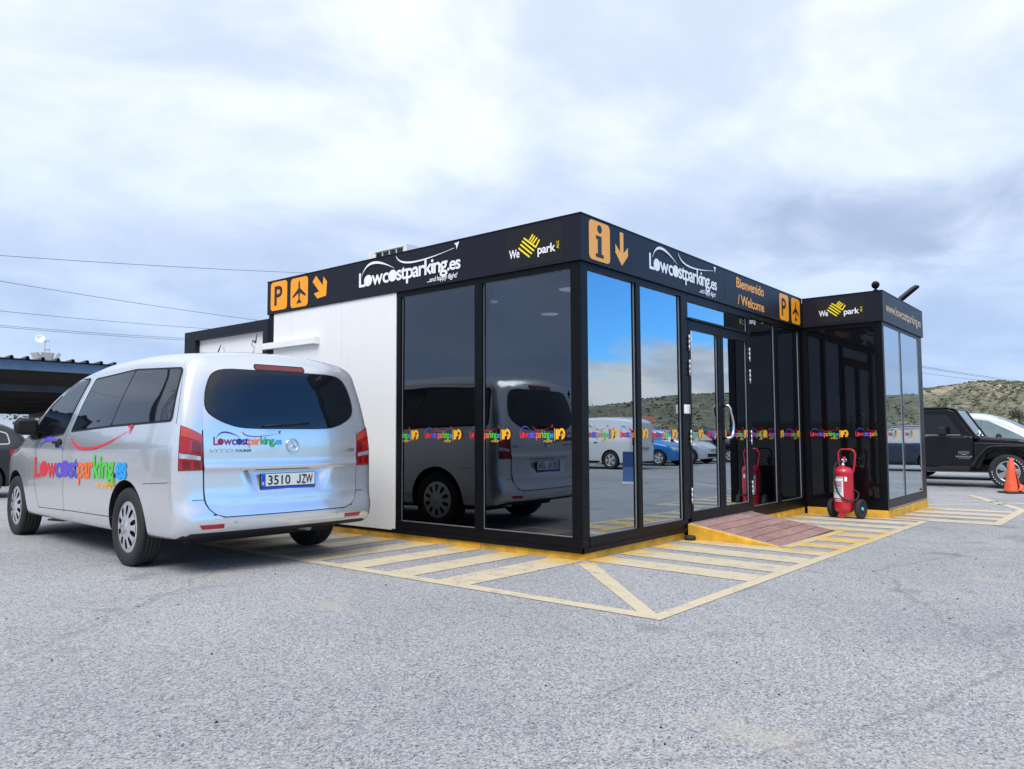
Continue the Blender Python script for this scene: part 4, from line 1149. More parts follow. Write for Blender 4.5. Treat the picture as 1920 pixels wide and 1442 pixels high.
def wheel(parent, x, y, r, width, side, style='hubcap', rimr=None, slots=10, hubm='hubcap', tname='wheel'):
    """side +1 = left; built as tyre + rim"""
    rr = rimr or r*0.655
    mt = Matrix.Translation((x, y, r)) @ Matrix.Rotation(R(-90*side), 4, 'X')
    w2 = width/2
    prof = [(rr*0.96, -w2*0.8), (rr+0.01, -w2*0.92), (r*0.86, -w2*1.0), (r*0.95, -w2*0.93), (r*0.985, -w2*0.80)]
    for g in (-0.5, -0.17, 0.17, 0.5):
        prof += [(r, w2*(g-0.10)), (r*0.978, w2*(g-0.04)), (r*0.978, w2*(g+0.04)), (r, w2*(g+0.10))]
    prof += [(r*0.985, w2*0.80), (r*0.95, w2*0.93), (r*0.86, w2*1.0), (r*0.80, w2*0.985), (rr+0.012, w2*0.93), (rr, w2*0.82), (rr*0.97, w2*0.6)]
    ty = obj(tname, MB().lathe(prof, 40, mt), M['rubber'], parent)
    d = MB().lathe([(0.001, w2*(0.86 if style == 'hubcap' else 0.5)-0.006), (rr*0.985, w2*(0.72 if style == 'hubcap' else 0.5))], 32, mt)
    obj('dark_rim_disc', d, M['seam'], ty)  # near-black disc just behind the spokes darkens the openings
    h = MB(); n = slots; k = 6
    def P(rad, ang, z): return tuple(mt @ Vector((rad*math.cos(ang), rad*math.sin(ang), z)))
    if style == 'hubcap':
        z0, z1 = w2*0.80, w2*0.98
        rc = [(0.001, z1+0.004), (rr*0.14, z1+0.004), (rr*0.16, z1-0.002), (rr*0.46, z1)]
        ro = [(rr*0.84, z1-0.012), (rr*0.93, z1-0.014), (rr*0.99, z0)]
        inner, outer, frac = rr*0.46, rr*0.84, 0.50
    else:
        z0, z1 = w2*0.75, w2*0.92
        rc = [(0.001, z1), (rr*0.10, z1), (rr*0.12, z1-0.006), (rr*0.26, z1-0.004)]
        ro = [(rr*0.86, z1-0.02), (rr*0.93, z1-0.005), (rr*0.99, z0)]
        inner, outer, frac = rr*0.26, rr*0.86, 0.52 if style == 'spoke' else 0.60
    h.lathe(rc, 30, mt, caps=False); h.lathe(ro, 40, mt, caps=False)
    for i in range(n):
        a0 = 2*PI*i/n; da = 2*PI/n*frac/2
        di = da*(1.0 if style == 'hubcap' else 1.7)
        vi = []
        for q in range(4):
            t = q/3; rad = inner*0.98+(outer*1.01-inner*0.98)*t; z = (rc[-1][1]*(1-t)+ro[0][1]*t)
            ww = di*(1-t)+da*t if style != 'hubcap' else da*(1.55-0.55*math.sin(PI*min(1.0, t*0.8+0.1)))
            vi += [P(rad, a0-ww, z), P(rad, a0-ww*0.4, z+0.004), P(rad, a0+ww*0.4, z+0.004), P(rad, a0+ww, z)]
        h.add(vi, [(q*4+c, q*4+c+1, q*4+c+5, q*4+c+4) for q in range(3) for c in range(3)], 0, True)
        if style == 'hubcap': continue
        # spoke sides
        h.add([vi[0], vi[4], vi[8], vi[12]] + [P(outer*1.01 if q == 3 else inner+(outer-inner)*q/3, a0-da*1.1, w2*0.5) for q in range(4)], [(q, q+1, q+5, q+4) for q in range(3)])
        h.add([vi[3], vi[7], vi[11], vi[15]] + [P(outer*1.01 if q == 3 else inner+(outer-inner)*q/3, a0+da*1.1, w2*0.5) for q in range(4)], [(q+1, q, q+4, q+5) for q in range(3)])
    obj('hubcap' if style == 'hubcap' else 'rim', h, M[hubm], ty)
    return ty
def number_plate(parent, txt, fn, w=0.52, h=0.112):
    """fn(u, v, lift) with (0,0) the plate's centre"""
    A = Art(); A.poly(rrect(w, h, 0.008, 3), 'ink'); A.poly(rrect(w-0.010, h-0.010, 0.006, 3), 'plate')
    A.poly([(-w/2+0.006, -h/2+0.006), (-w/2+0.045, -h/2+0.006), (-w/2+0.045, h/2-0.006), (-w/2+0.006, h/2-0.006)], 'euro')
    A.text('E', 'vwhite', -w/2+0.016, -h/2+0.018, 0.024, 0.016, 0.01)
    a, b = txt.split(' ')
    A.text(a, 'ink', -w/2+0.068, -0.038, 0.076, 0.208, 0.012); (A.hook_j('ink', w/2-0.185, -0.038, 0.076, 0.040, 0.0125), A.text(b[1:], 'ink', w/2-0.135, -0.038, 0.076, 0.108, 0.012)) if b[0] == 'J' else A.text(b, 'ink', w/2-0.185, -0.038, 0.076, 0.155, 0.012)
    m_, mats = A.mesh(fn, 0.0008); return obj('number_plate', m_, mats, parent)

# ---------------------------------------------------------------- the silver minibus
van = thing('minibus', 'silver passenger van with rainbow lettering on its side parked beside the white panels', 'van', (-1.772, 2.779, gz(-1.8)), R(86.3))
VB = Body(-1.03, 4.10,
    [(-1.03, 1.765), (-0.6, 1.805), (0.2, 1.835), (0.9, 1.825), (1.45, 1.775), (1.9, 1.685), (2.4, 1.50), (2.95, 1.165), (3.12, 1.085), (3.6, 0.99), (3.95, 0.86), (4.10, 0.72)],
    [(-1.03, 0.30), (-0.7, 0.28), (0, 0.27), (3.2, 0.25), (4.1, 0.22)],
    [(0.2, 0.905), (0.42, 0.945), (0.60, 0.958), (0.80, 0.962), (0.98, 0.960), (1.045, 0.948), (1.12, 0.934), (1.19, 0.918), (1.40, 0.880), (1.70, 0.805), (1.86, 0.76)],
    [(-1.03, 0.985), (-0.5, 0.995), (0.5, 1.0), (2.6, 1.0), (3.3, 0.985), (3.8, 0.93), (4.1, 0.84)],
    rt=0.15, rb=0.06, rear=[(0.27, 0.075), (0.34, 0.012), (0.40, -0.012), (0.50, -0.006), (0.56, 0.020), (0.70, 0.030), (1.0, 0.035), (1.16, 0.045), (1.40, 0.090), (1.65, 0.155), (1.80, 0.215)],
    front=[(0.2, 0.10), (0.45, 0.0), (0.7, 0.02)], rplan=0.075, fplan=0.22, edge=0.10, nx=90, crown=0.045)
vbody = VB.finish('body', 'silver', van, [(0, 0.335, 0.955), (3.2, 0.335, 0.955)], 0.400)
# tailgate: its own pressed panel
gb = lerpf([(0.462, 0.560), (0.475, 0.615), (0.50, 0.655), (0.54, 0.690), (0.62, 0.715), (0.9, 0.725), (1.15, 0.732), (1.30, 0.728), (1.45, 0.700), (1.60, 0.645), (1.68, 0.585), (1.715, 0.52), (1.725, 0.45)])
def gate_x(y, z, off=0.006):
    l, n_ = VB.hit((-6, y, z), (1, 0, 0)); x = l.x - off
    # ridge, then the plate recess under it, then the skirt crease
    x -= 0.010*math.exp(-((z-0.852)/0.026)**2)
    if z < 0.83:
        hw = 0.425 - 0.07*(0.83-z)/0.18
        e = max(0.0, min(1.0, (hw-abs(y))/0.075)); e = e*e*(3-2*e)
        d = max(0.0, min(1.0, (z-0.630)/0.16)); top = max(0.0, min(1.0, (0.83-z)/0.012))
        x += 0.040*e*d*top
    x -= 0.005*math.exp(-((z-0.60)/0.045)**2)
    if z > 1.12:      # upper gate blends into the pillars
        q = min(1.0, max(0.0, min(gb(min(z, 1.724))-abs(y), 1.725-z))/0.07); q = q*q*(3-2*q); w_ = min(1.0, (z-1.12)/0.06)
        x += 0.0045*(1-q)*w_
    return x
zs = sorted(set([0.462+(1.725-0.462)*k/60 for k in range(61)] + [0.632, 0.80, 0.81, 0.818, 0.824, 0.830, 0.836, 0.846, 0.856, 0.87, 0.585, 0.60, 0.615]))
def gate_mesh(dw, off, plain=False):
    m_ = MB(); NY = 44
    for z in zs:
        b = gb(z)+dw; zz = z + (dw if z > 1.7 else (-dw if z < 0.48 else 0))
        for j in range(NY+1):
            t = -1+2*j/NY; y = b*(t*0.9+0.1*t**3) if True else b*t
            x = (VB.hit((-6, y, zz), (1, 0, 0))[0].x-off) if plain else gate_x(y, zz, off)
            m_.v.append((x, y, zz))
    for i in range(len(zs)-1):
        for j in range(NY):
            a = i*(NY+1)+j; m_.f.append((a, a+NY+1, a+NY+2, a+1)); m_.m.append(0); m_.sm.append(True)
    return m_
gate = obj('tailgate', gate_mesh(0, 0.007), M['silver'], van, sharp=50)
zs_all = zs; zs = [z for z in zs if z < 1.16]; obj('gap', gate_mesh(0.008, 0.0022), M['seam'], gate); zs = zs_all
bm = bmesh.new(); bm.from_mesh(vbody.data)
bmesh.ops.delete(bm, geom=[f for f in bm.faces if f.calc_center_median().x < -0.7 and 0.50 < f.calc_center_median().z < 1.67 and f.normal.x < -0.35 and abs(f.calc_center_median().y) < gb(f.calc_center_median().z)-0.05], context='FACES')
bm.to_mesh(vbody.data); bm.free()
# rear window
wb_ = lerpf([(1.168, 0.26), (1.174, 0.40), (1.195, 0.50), (1.235, 0.60), (1.28, 0.668), (1.31, 0.692), (1.36, 0.703), (1.45, 0.692), (1.54, 0.664), (1.60, 0.632), (1.635, 0.585), (1.652, 0.52), (1.658, 0.44)])
def win_mesh(dw, off):
    m_ = MB(); n = 26; NY = 36
    for i in range(n+1):
        s_ = i/n; s_ = s_ - 0.12*math.sin(2*PI*s_)/1.0
        z = 1.168-dw*0.6+(1.658-1.168+dw*1.2)*s_; b = wb_(1.168+(1.658-1.168)*s_)+dw
        for j in range(NY+1):
            t = -1+2*j/NY; y = b*t; m_.v.append((gate_x(y, z, 0.007)-off, y, z+0.0 if t == 0 else z-0.012*(1-t*t)*(1-s_)*0))
    for i in range(n):
        for j in range(NY):
            a = i*(NY+1)+j; m_.f.append((a, a+NY+1, a+NY+2, a+1)); m_.m.append(0); m_.sm.append(True)
    return m_
rw_ = obj('rear_window', win_mesh(0, 0.005), M['carglass'], gate)
obj('window_seal', win_mesh(0.009, 0.0025), M['seam'], gate)
m_ = MB(); pts = [(gate_x(y, 1.185+0.0, 0.02)-0.012, y, 1.185) for y in (0.02, -0.1, -0.25, -0.42)]
obj('wiper', m_.tube([(p[0], p[1]+0.22, p[2]+0.01*i) for i, p in enumerate(pts)], 0.009, 6), M['trim'], gate)
A = Art(); A.poly(rrect(0.47, 0.040, 0.019), 'darkred')
gx = lambda u, v, d=0.0: (gate_x(-u, v, 0.0095)-d, -u, v)
wrap_art('brake_light', A.xf(1, 1, -0.02, 1.690), gx, gate)
A = Art(); A.poly(rrect(0.49, 0.056, 0.026), 'seam'); wrap_art('light_surround', A.xf(1, 1, -0.02, 1.690), lambda u, v, d=0: (gate_x(-u, v, 0.0088)-d, -u, v), gate)
# emblems and lettering on the tailgate (u to the right as seen from behind = -y)
LG = site_logo(('v_maroon', 'v_dpurple', 'v_orange', 'v_dgreen', 'ink', 'v_blue', 'v_dpurple', 'v_maroon', 'v_gold'), tagline=False, vs=1.0)
m__, ms__ = LG.xf(0.585, 0.66, -0.655, 1.033).mesh(lambda u, v, d=0: (gate_x(-u, v, 0.0085)-d, -u, v), 0.0003); obj('logo_lettering', m__, ms__, gate)
A = Art(); A.text('VITO', 'chromeart', -0.685, 0.972, 0.026, 0.19, 0.012, 1.05, 0.2); A.text('TOURER', 'ink', -0.480, 0.974, 0.021, 0.135, 0.012, 1.0, 0.2)
M['chromeart'] = M['bead']
m__, ms__ = A.mesh(lambda u, v, d=0: (gate_x(-u, v, 0.009)-d, -u, v)); obj('model_lettering', m__, ms__, gate)
A = Art(); A.text('111', 'chromeart', 0.545, 0.962, 0.026, 0.058, 0.004, 1.0, 0.2); A.text('CDI', 'ink', 0.618, 0.962, 0.026, 0.080, 0.004, 1.0, 0.2)
m__, ms__ = A.mesh(lambda u, v, d=0: (gate_x(-u, v, 0.009)-d, -u, v)); obj('engine_lettering', m__, ms__, gate)
sx_ = gate_x(-0.03, 1.025, 0.008)
bdg = obj('round_badge', MB().tube([(sx_-0.006, -0.03+0.056*math.cos(2*PI*k/28), 1.022+0.056*math.sin(2*PI*k/28)) for k in range(28)], 0.0052, 6, closed=True), M['chrome'], gate)
st_ = MB()
for a in (90, 210, 330):
    tx, tz = math.cos(R(a)), math.sin(R(a)); px_, pz_ = -tz, tx
    c0 = (-0.03, 1.022)
    st_.add([(sx_-0.013, *c0), (sx_-0.004, c0[0]+px_*0.010-tx*0.004, c0[1]+pz_*0.010-tz*0.004), (sx_-0.006, c0[0]+tx*0.055, c0[1]+tz*0.055), (sx_-0.004, c0[0]-px_*0.010-tx*0.004, c0[1]-pz_*0.010-tz*0.004)], [(0, 1, 2), (0, 2, 3)])
obj('badge_star', st_, M['chrome'], gate)
px0 = gate_x(0, 0.735, 0.007)
number_plate(gate, '3510 JZW', lambda u, v, d=0: (px0-0.022-d-0.10*0, -u, 0.735+v))
A = Art(); A.poly([(-0.24, 0), (0.24, 0), (0.245, 0.03), (-0.245, 0.03)], 'euro'); m__, ms__ = A.mesh(lambda u, v, d=0: (px0-0.018-d, -u, 0.655+v))
obj('plate_holder', MB().box(px0-0.0205, px0-0.004, -0.262, 0.262, 0.655, 0.790), M['trim'], gate, 0.004)
obj('holder_strip', MB().box(px0-0.0225, px0-0.0207, -0.255, 0.255, 0.657, 0.676), M['euro'], gate)
# tail lights wrapped round the rear corners
def tail_light(sg):
    def pt(t, z, off):      # t 0 = inner edge at the tailgate, 1 = outer edge on the side
        a0, a1 = math.atan2(0.036, -0.30), math.atan2(0.30, -0.235)
        a1 = a0+(a1-a0)*0.80
        a = a0+(a1-a0)*t
        l, n_ = VB.hit((-0.68, sg*0.70, z), (math.cos(a), sg*math.sin(a), 0)); return l+n_*off
    def top(t): return 1.105+0.085*max(0.0, t)**0.8
    base = None
    def band(name, mk, s0, s1, t0, t1, off, par):
        m_ = MB()
        def fn(u, v):
            t = t0+(t1-t0)*u; z = 0.832+(top(t)-0.832)*(s0+(s1-s0)*v); return pt(t, z, off)
        m_.grid(fn, 14, 6)
        if sg > 0: m_.f = [q[::-1] for q in m_.f]
        o = obj(name, m_, M[mk], par)
        return o
    L = band('tail_light', 'darkred', 0, 1, 0, 1, 0.004, van)
    band('lens', 'redlens', 0.015, 0.26, 0.04, 0.96, 0.007, L)
    band('clear_lens', 'clearlens', 0.275, 0.385, 0.10, 0.97, 0.0075, L)
    band('lens', 'redlens', 0.40, 0.76, 0.04, 0.96, 0.007, L)
    band('lens', 'amberlens', 0.775, 0.985, 0.05, 0.95, 0.007, L)
    band('bulb', 'bead', 0.29, 0.37, 0.30, 0.62, 0.009, L)
    band('inner_lamp', 'darkred', 0.44, 0.72, 0.10, 0.48, 0.0085, L); band('inner_lamp', 'darkred', 0.05, 0.23, 0.12, 0.40, 0.0085, L); band('inner_lamp', 'darkred', 0.05, 0.23, 0.55, 0.85, 0.0085, L)
    band('lamp_edge', 'seam', 0, 1, -0.06, -0.005, 0.0035, L)
tail_light(1); tail_light(-1)
# bumper seam, reflectors
for ax_, sg in (('L', 1), ('R', -1)):
    VB.ribbon('bumper_seam', [(-0.36, 0.715), (-0.6, 0.728), (-0.93, 0.745)], ax_, 0.005, 0.0015, 'seam', vbody)
VB.ribbon('bumper_seam', [(0.722, 0.600), (0.80, 0.600), (0.90, 0.604)], 'B', 0.005, 0.0015, 'seam', vbody)
VB.ribbon('bumper_seam', [(-0.722, 0.600), (-0.80, 0.600), (-0.90, 0.604)], 'B', 0.005, 0.0015, 'seam', vbody)
for sg in (1, -1):
    VB.overlay('reflector', [(sg*0.57, 0.372), (sg*0.57, 0.405), (sg*0.765, 0.405), (sg*0.74, 0.372)], 'B', 0.004, 'redlens', van, 0.06)
    VB.overlay('parking_sensor', [(sg*0.48+0.009*math.cos(k), 0.415+0.009*math.sin(k)) for k in [2*PI*j/10 for j in range(10)]], 'B', 0.003, 'bead', van)
obj('underbody', MB().box(-0.58, 3.8, -0.70, 0.70, 0.215, 0.30), M['trim'], van, 0.02)  # dark box set low and wide to deepen the shade under the van
obj('exhaust', MB().tube([(0.6, -0.30, 0.26), (-0.3, -0.32, 0.27), (-0.7, -0.40, 0.27)], 0.03, 10), M['galv'], van)
# side glazing and doors
for ax_, sg in (('L', 1), ('R', -1)):
    q1 = [(1.16, 1.655), (0.225, 1.690), (0.475, 1.205), (1.475, 1.165)]
    q2 = [(0.205, 1.690), (-0.72, 1.648), (-0.745, 1.235), (0.455, 1.206)]
    VB.overlay('window_seal', [(1.185, 1.672), (0.21, 1.707), (-0.735, 1.664), (-0.765, 1.218), (0.47, 1.188), (1.505, 1.147)], ax_, 0.0022, 'seam', van, 0.12, 0.05)
    VB.overlay('side_window', q1, ax_, 0.0050, 'carglass', van, 0.08, 0.035)
    VB.overlay('side_window', q2, ax_, 0.0050, 'carglass', van, 0.08, 0.05)
    fd = VB.overlay('front_window', [(1.335, 1.665), (1.70, 1.145), (2.62, 1.085), (2.74, 1.11), (2.28, 1.40), (1.83, 1.600), (1.55, 1.665)], ax_, 0.0050, 'carglass', van, 0.08, 0.03)
    VB.overlay('window_seal', [(1.31, 1.685), (1.68, 1.125), (2.64, 1.065), (2.80, 1.10), (2.30, 1.425), (1.85, 1.622), (1.56, 1.688)], ax_, 0.0022, 'seam', van, 0.12, 0.03)
    VB.ribbon('door_seam', [(1.27, 1.72), (1.60, 1.15), (1.60, 0.82), (1.56, 0.72), (1.585, 0.36)], ax_, 0.0045, 0.0015, 'seam', vbody)
    VB.ribbon('door_seam', [(2.46, 1.00), (2.47, 0.60), (2.36, 0.36)], ax_, 0.0045, 0.0015, 'seam', vbody)
    VB.ribbon('door_seam', [(0.21, 0.80), (0.235, 0.40)], ax_, 0.004, 0.0015, 'seam', vbody)
    VB.ribbon('sill_seam', [(2.36, 0.365), (1.4, 0.385), (0.235, 0.40)], ax_, 0.006, 0.0015, 'seam', vbody)
    rs_ = MB()
    for k in range(17):
        z = 1.20+0.585*k/16
        for q in (-0.006, 0.006):
            a = math.atan2(0.30, -0.235)-0.10-0.42*(k/16)**3+q
            l, n_ = VB.hit((-0.66, sg*0.62, z), (math.cos(a), sg*math.sin(a), 0)); rs_.v.append(tuple(l+n_*0.0015))
    rs_.add([], []); rs_.f = [(2*k, 2*k+1, 2*k+3, 2*k+2) for k in range(16)]; rs_.m = [0]*16; rs_.sm = [True]*16
    obj('rear_pillar_seam', rs_, M['seam'], vbody)
    # handles
    for hx in (1.77, 1.43):
        if hx == 1.43 and sg > 0: continue
        c, n_ = VB.put(ax_, hx, 1.045, 0.0)
        hd = obj('door_handle', MB().tube([(hx-0.09, c.y+sg*0.006, 1.045), (hx-0.07, c.y+sg*0.032, 1.05), (hx+0.06, c.y+sg*0.034, 1.05), (hx+0.085, c.y+sg*0.010, 1.045)], [0.010, 0.015, 0.016, 0.010], 8), M['trim'], van)
        VB.overlay('handle_recess', [(hx+0.11*math.cos(k), 1.04+0.045*math.sin(k)) for k in [2*PI*j/16 for j in range(16)]], ax_, 0.002, 'trim', hd, 0.05)
    # mirror
    mt = Matrix.Translation((2.40, sg*1.075, 1.215)) @ Matrix.Rotation(R(-8*sg), 4, 'Z')
    mm_ = MB()
    def mf(u, v):
        a, b = 2*PI*u, PI*(v-0.5); e = 0.66
        cs = lambda t: math.copysign(abs(math.cos(t))**e, math.cos(t)); sn = lambda t: math.copysign(abs(math.sin(t))**e, math.sin(t))
        return tuple(mt @ Vector((0.075*cs(b)*cs(a), 0.112*cs(b)*sn(a), 0.090*sn(b))))
    mm_.grid(mf, 24, 14)
    mi_ = obj('wing_mirror', mm_, M['trim'], van)
    obj('mirror_arm', MB().tube([(2.46, sg*0.915, 1.115), (2.43, sg*0.98, 1.14), (2.42, sg*1.03, 1.16)], [0.045, 0.035, 0.03], 8), M['trim'], mi_)
    obj('mirror_glass', MB().box(-0.0785, -0.0765, -0.075, 0.075, -0.055, 0.055, mtx=mt), M['carglass'], mi_, 0.0)
    VB.overlay('indicator', [(2.70+0.035*math.cos(k), 0.79+0.013*math.sin(k)) for k in [2*PI*j/12 for j in range(12)]], ax_, 0.003, 'clearlens', van)
    wheel(van, 0, sg*0.845, 0.335, 0.205, sg, tname='wheel'); wheel(van, 3.2, sg*0.845, 0.335, 0.205, sg, tname='wheel')
# windscreen, bonnet lamps, grille
VB.overlay('windscreen', [(-0.66, 1.66), (0.66, 1.66), (0.80, 1.15), (0.55, 1.12), (-0.55, 1.12), (-0.80, 1.15)], 'F', 0.005, 'carglass2', van, 0.08, 0.05)
for sg in (1, -1):
    VB.overlay('headlight', [(sg*0.50, 0.68), (sg*0.80, 0.72), (sg*0.82, 0.90), (sg*0.62, 0.84)], 'F', 0.005, 'clearlens', van, 0.06, 0.03)
VB.overlay('grille', [(-0.45, 0.58), (0.45, 0.58), (0.48, 0.76), (-0.48, 0.76)], 'F', 0.005, 'trim', van, 0.06, 0.03)
VB.overlay('bumper_intake', [(-0.6, 0.30), (0.6, 0.30), (0.65, 0.42), (-0.65, 0.42)], 'F', 0.005, 'trim', van, 0.06, 0.03)
VB.ribbon('side_crease', [(2.62, 0.930), (2.2, 0.955), (1.2, 1.000), (0.2, 1.050), (-0.9, 1.098)], 'L', 0.004, 0.0008, 'silver', vbody)
# rainbow side lettering, stretched tall; u runs rearwards on the left side
A = Art()
def seg_(t, key, x0, x1, bold=0.03): A.text(t, key, x0, 0, 0.205, x1-x0, bold, 0.95)
seg_('L', 'v_red', 0.0, 0.20); A.disc(0.31, 0.080, 0.125, 0.083, 'v_red'); seg_('w', 'v_red', 0.43, 0.70)
seg_('c', 'v_purple', 0.68, 0.87); A.disc(0.965, 0.080, 0.125, 0.083, 'v_purple'); seg_('st', 'v_purple', 1.08, 1.335)
seg_('par', 'v_orange', 1.34, 1.72); seg_('king', 'v_green', 1.73, 2.235)
A.poly([(2.225, 0), (2.26, 0), (2.26, 0.045), (2.225, 0.045)], 'ink')
A.text('es', 'v_blue', 2.275, 0.0, 0.190, 0.235, 0.04, 0.95)
A.stroke(bez((0.12, 0.29), (0.22, 0.42), (0.52, 0.44), (0.92, 0.25), 20), [0.004+0.040*math.sin(PI*i/20)**1.2 for i in range(21)], 'v_purple')
A.stroke(bez((1.06, 0.39), (1.20, 0.235), (1.75, 0.21), (2.41, 0.40), 22), [0.006+0.026*math.sin(PI*min(1, i/22*1.05))**0.8*(1-0.45*i/22) for i in range(23)], 'v_red')
A.poly([(2.40, 0.445), (2.515, 0.455), (2.465, 0.365), (2.455, 0.425)], 'v_red')
A.text('...and happy flight!', 'v_gold', 1.76, -0.085, 0.052, 0.50, 0.008, 0.9, 0.25)
# sheared slightly: the line climbs towards the rear
for sgx, ax_ in ((1, 'L'),):
    B_ = Art(); B_.parts = [([(u, v+0.685+0.026*u) for u, v in vv], f, k) for vv, f, k in A.parts]
    VB.art('side_lettering', B_, ax_, lambda u: 2.475-u, 0.002, van, 0.07)

# ---------------------------------------------------------------- plainer cars
def small_car(name, label, loc, rz, paint, ztop, L=(-0.75, 3.3), wb=2.5, w=0.86, r=0.30, belt=0.92, roofz=1.42, dlo=None, ws=None, rw=None, plate=None, group=None, rim='spoke', handle=True, gm='carglass', tail=None, head=None, side_lamp=None, rear=None, front=None, hub='hubcap', zb=0.2):
    t = thing(name, label, 'car' if 'van' not in name else 'van', loc, rz, group)
    B = Body(L[0], L[1], ztop, [(L[0], zb+0.05), (0, zb), (wb, zb), (L[1], zb)],
        [(0.15, w*0.93), (0.45, w*0.99), (0.70, w), (belt-0.05, w*0.985), (belt+0.02, w*0.955), (roofz, w*0.72)],
        [(L[0], 0.88), (L[0]+0.4, 0.975), (0.6, 1.0), (wb-0.6, 1.0), (wb, 0.985), (L[1]-0.3, 0.92), (L[1], 0.78)],
        rt=0.10, rb=0.05, rear=rear, front=front or [(0.2, 0.06), (0.45, 0.0), (0.7, 0.03)], rplan=0.08, fplan=0.18, edge=0.09, nx=44, crown=0.03, falloff=0.6)
    b = B.finish('body', paint, t, [(0, r, w), (wb, r, w)], r*1.16, tread=0.22)
    for ax_, sg in (('L', 1), ('R', -1)):
        for i, q in enumerate(dlo or []):
            B.overlay('side_window', q, ax_, 0.004, gm, t, 0.14, 0.03)
        for xx in (wb*0.44,):
            B.ribbon('door_seam', [(xx, belt+0.02), (xx, 0.32)], ax_, 0.006, 0.0015, 'seam', b)
        wheel(t, 0, sg*(w-0.10), r, 0.19, sg, rim, slots=5 if rim == 'spoke' else 8, hubm=hub); wheel(t, wb, sg*(w-0.10), r, 0.19, sg, rim, slots=5 if rim == 'spoke' else 8, hubm=hub)
        c, _ = B.put(ax_, wb*0.72, belt+0.05, 0)
        mm_ = MB(); mt = Matrix.Translation((wb*0.74, c.y+sg*0.12, belt+0.06))
        mm_.lathe([(0.002, -0.09), (0.06, -0.075), (0.085, 0), (0.06, 0.075), (0.002, 0.09)], 14, mt @ Matrix.Rotation(R(90), 4, 'X') @ Matrix.Scale(0.8, 4, (1, 0, 0)))
        obj('wing_mirror', mm_, M['trim'], t)
        if tail: B.overlay('tail_light', [(sg*a, z) for a, z in tail], 'B', 0.004, 'redlens', t, 0.1, 0.02)
        if side_lamp: B.overlay('tail_light', side_lamp, ax_, 0.005, 'redlens', t, 0.1, 0.03)
        if head: B.overlay('headlight', [(sg*a, z) for a, z in head], 'F', 0.004, 'clearlens', t, 0.1, 0.02)
        B.overlay('sill_trim', [(0.42, zb+0.02), (wb-0.42, zb+0.02), (wb-0.42, zb+0.10), (0.42, zb+0.10)], ax_, 0.003, 'trim', t, 0.3)
        if handle:
            for hx in (wb*0.22, wb*0.52):
                c, _ = B.put(ax_, hx, belt-0.10, 0.012); obj('door_handle', MB().box(hx-0.08, hx+0.08, c.y-0.012, c.y+0.012, belt-0.112, belt-0.088), M['trim'], t, 0.004)
    if side_lamp:
        for ax_ in 'LR':
            q = round_poly(dlo[0], 0.05); B.ribbon('window_trim', q, ax_, 0.02, 0.006, 'steel', t, closed=True)
    if ws: B.overlay('windscreen', [(a, z) for a, z in ws]+[(-a, z) for a, z in ws[::-1]], 'F', 0.004, 'carglass2', t, 0.12, 0.03)
    if rw: B.overlay('rear_window', [(a, z) for a, z in rw]+[(-a, z) for a, z in rw[::-1]], 'B', 0.004, 'carglass', t, 0.12, 0.03)
    B.overlay('bumper_intake', [(-0.5, 0.28), (0.5, 0.28), (0.55, 0.42), (-0.55, 0.42)], 'F', 0.004, 'trim', t, 0.12, 0.02)
    if plate:
        for ax_, xx, sg in (('B', L[0], -1), ('F', L[1], 1)):
            c, _ = B.put(ax_, 0, 0.55 if ax_ == 'F' else 0.72, 0.012)
            number_plate(t, plate, (lambda c, sg: (lambda u, v, d=0: (c.x+sg*(0.004+d), sg*u, c.z+v)))(c, sg))
    return t
HATCH = [(-0.62, 1.02), (-0.55, 1.28), (-0.2, 1.41), (0.6, 1.46), (1.15, 1.43), (1.6, 1.25), (2.05, 0.98), (2.3, 0.93), (2.9, 0.82), (3.2, 0.66)]
HD = [[(-0.30, 0.97), (-0.28, 1.27), (0.25, 1.36), (1.05, 1.36), (1.05, 0.95)], [(1.10, 0.95), (1.10, 1.355), (1.45, 1.24), (1.86, 0.98)]]
HT = [(0.46, 0.74), (0.69, 0.76), (0.67, 1.00), (0.57, 0.98)]
HH = [(0.42, 0.58), (0.72, 0.62), (0.72, 0.78), (0.52, 0.72)]
HWS = [(0.56, 1.36), (0.68, 1.0)]; HRW = [(0.50, 1.30), (0.62, 1.02)]
# dark brown hatchback under the carport on the left
small_car('parked_car', 'dark brown hatchback with chrome window line parked before the carport', (-0.86, 13.3, gz(0)), PI-0.10, 'browncar',
    [(-0.80, 1.02), (-0.62, 1.22), (-0.3, 1.37), (0.6, 1.44), (1.2, 1.42), (1.7, 1.24), (2.2, 0.99), (2.5, 0.95), (3.2, 0.80), (3.5, 0.62)], L=(-0.85, 3.55), wb=2.65, w=0.90, r=0.32, belt=0.94,
    dlo=[[(-0.42, 1.00), (-0.38, 1.20), (0.10, 1.33), (1.1, 1.35), (1.1, 0.97)], [(1.16, 0.97), (1.16, 1.345), (1.55, 1.23), (1.95, 1.0)]], ws=HWS, rw=[(0.48, 1.28), (0.60, 1.05)], tail=[(0.40, 0.82), (0.70, 0.82), (0.70, 0.98), (0.50, 0.95)], head=HH, plate='7214 KBD', hub='trim', side_lamp=[(-0.40, 0.80), (-0.42, 0.90), (-0.70, 0.93), (-0.76, 0.80)])
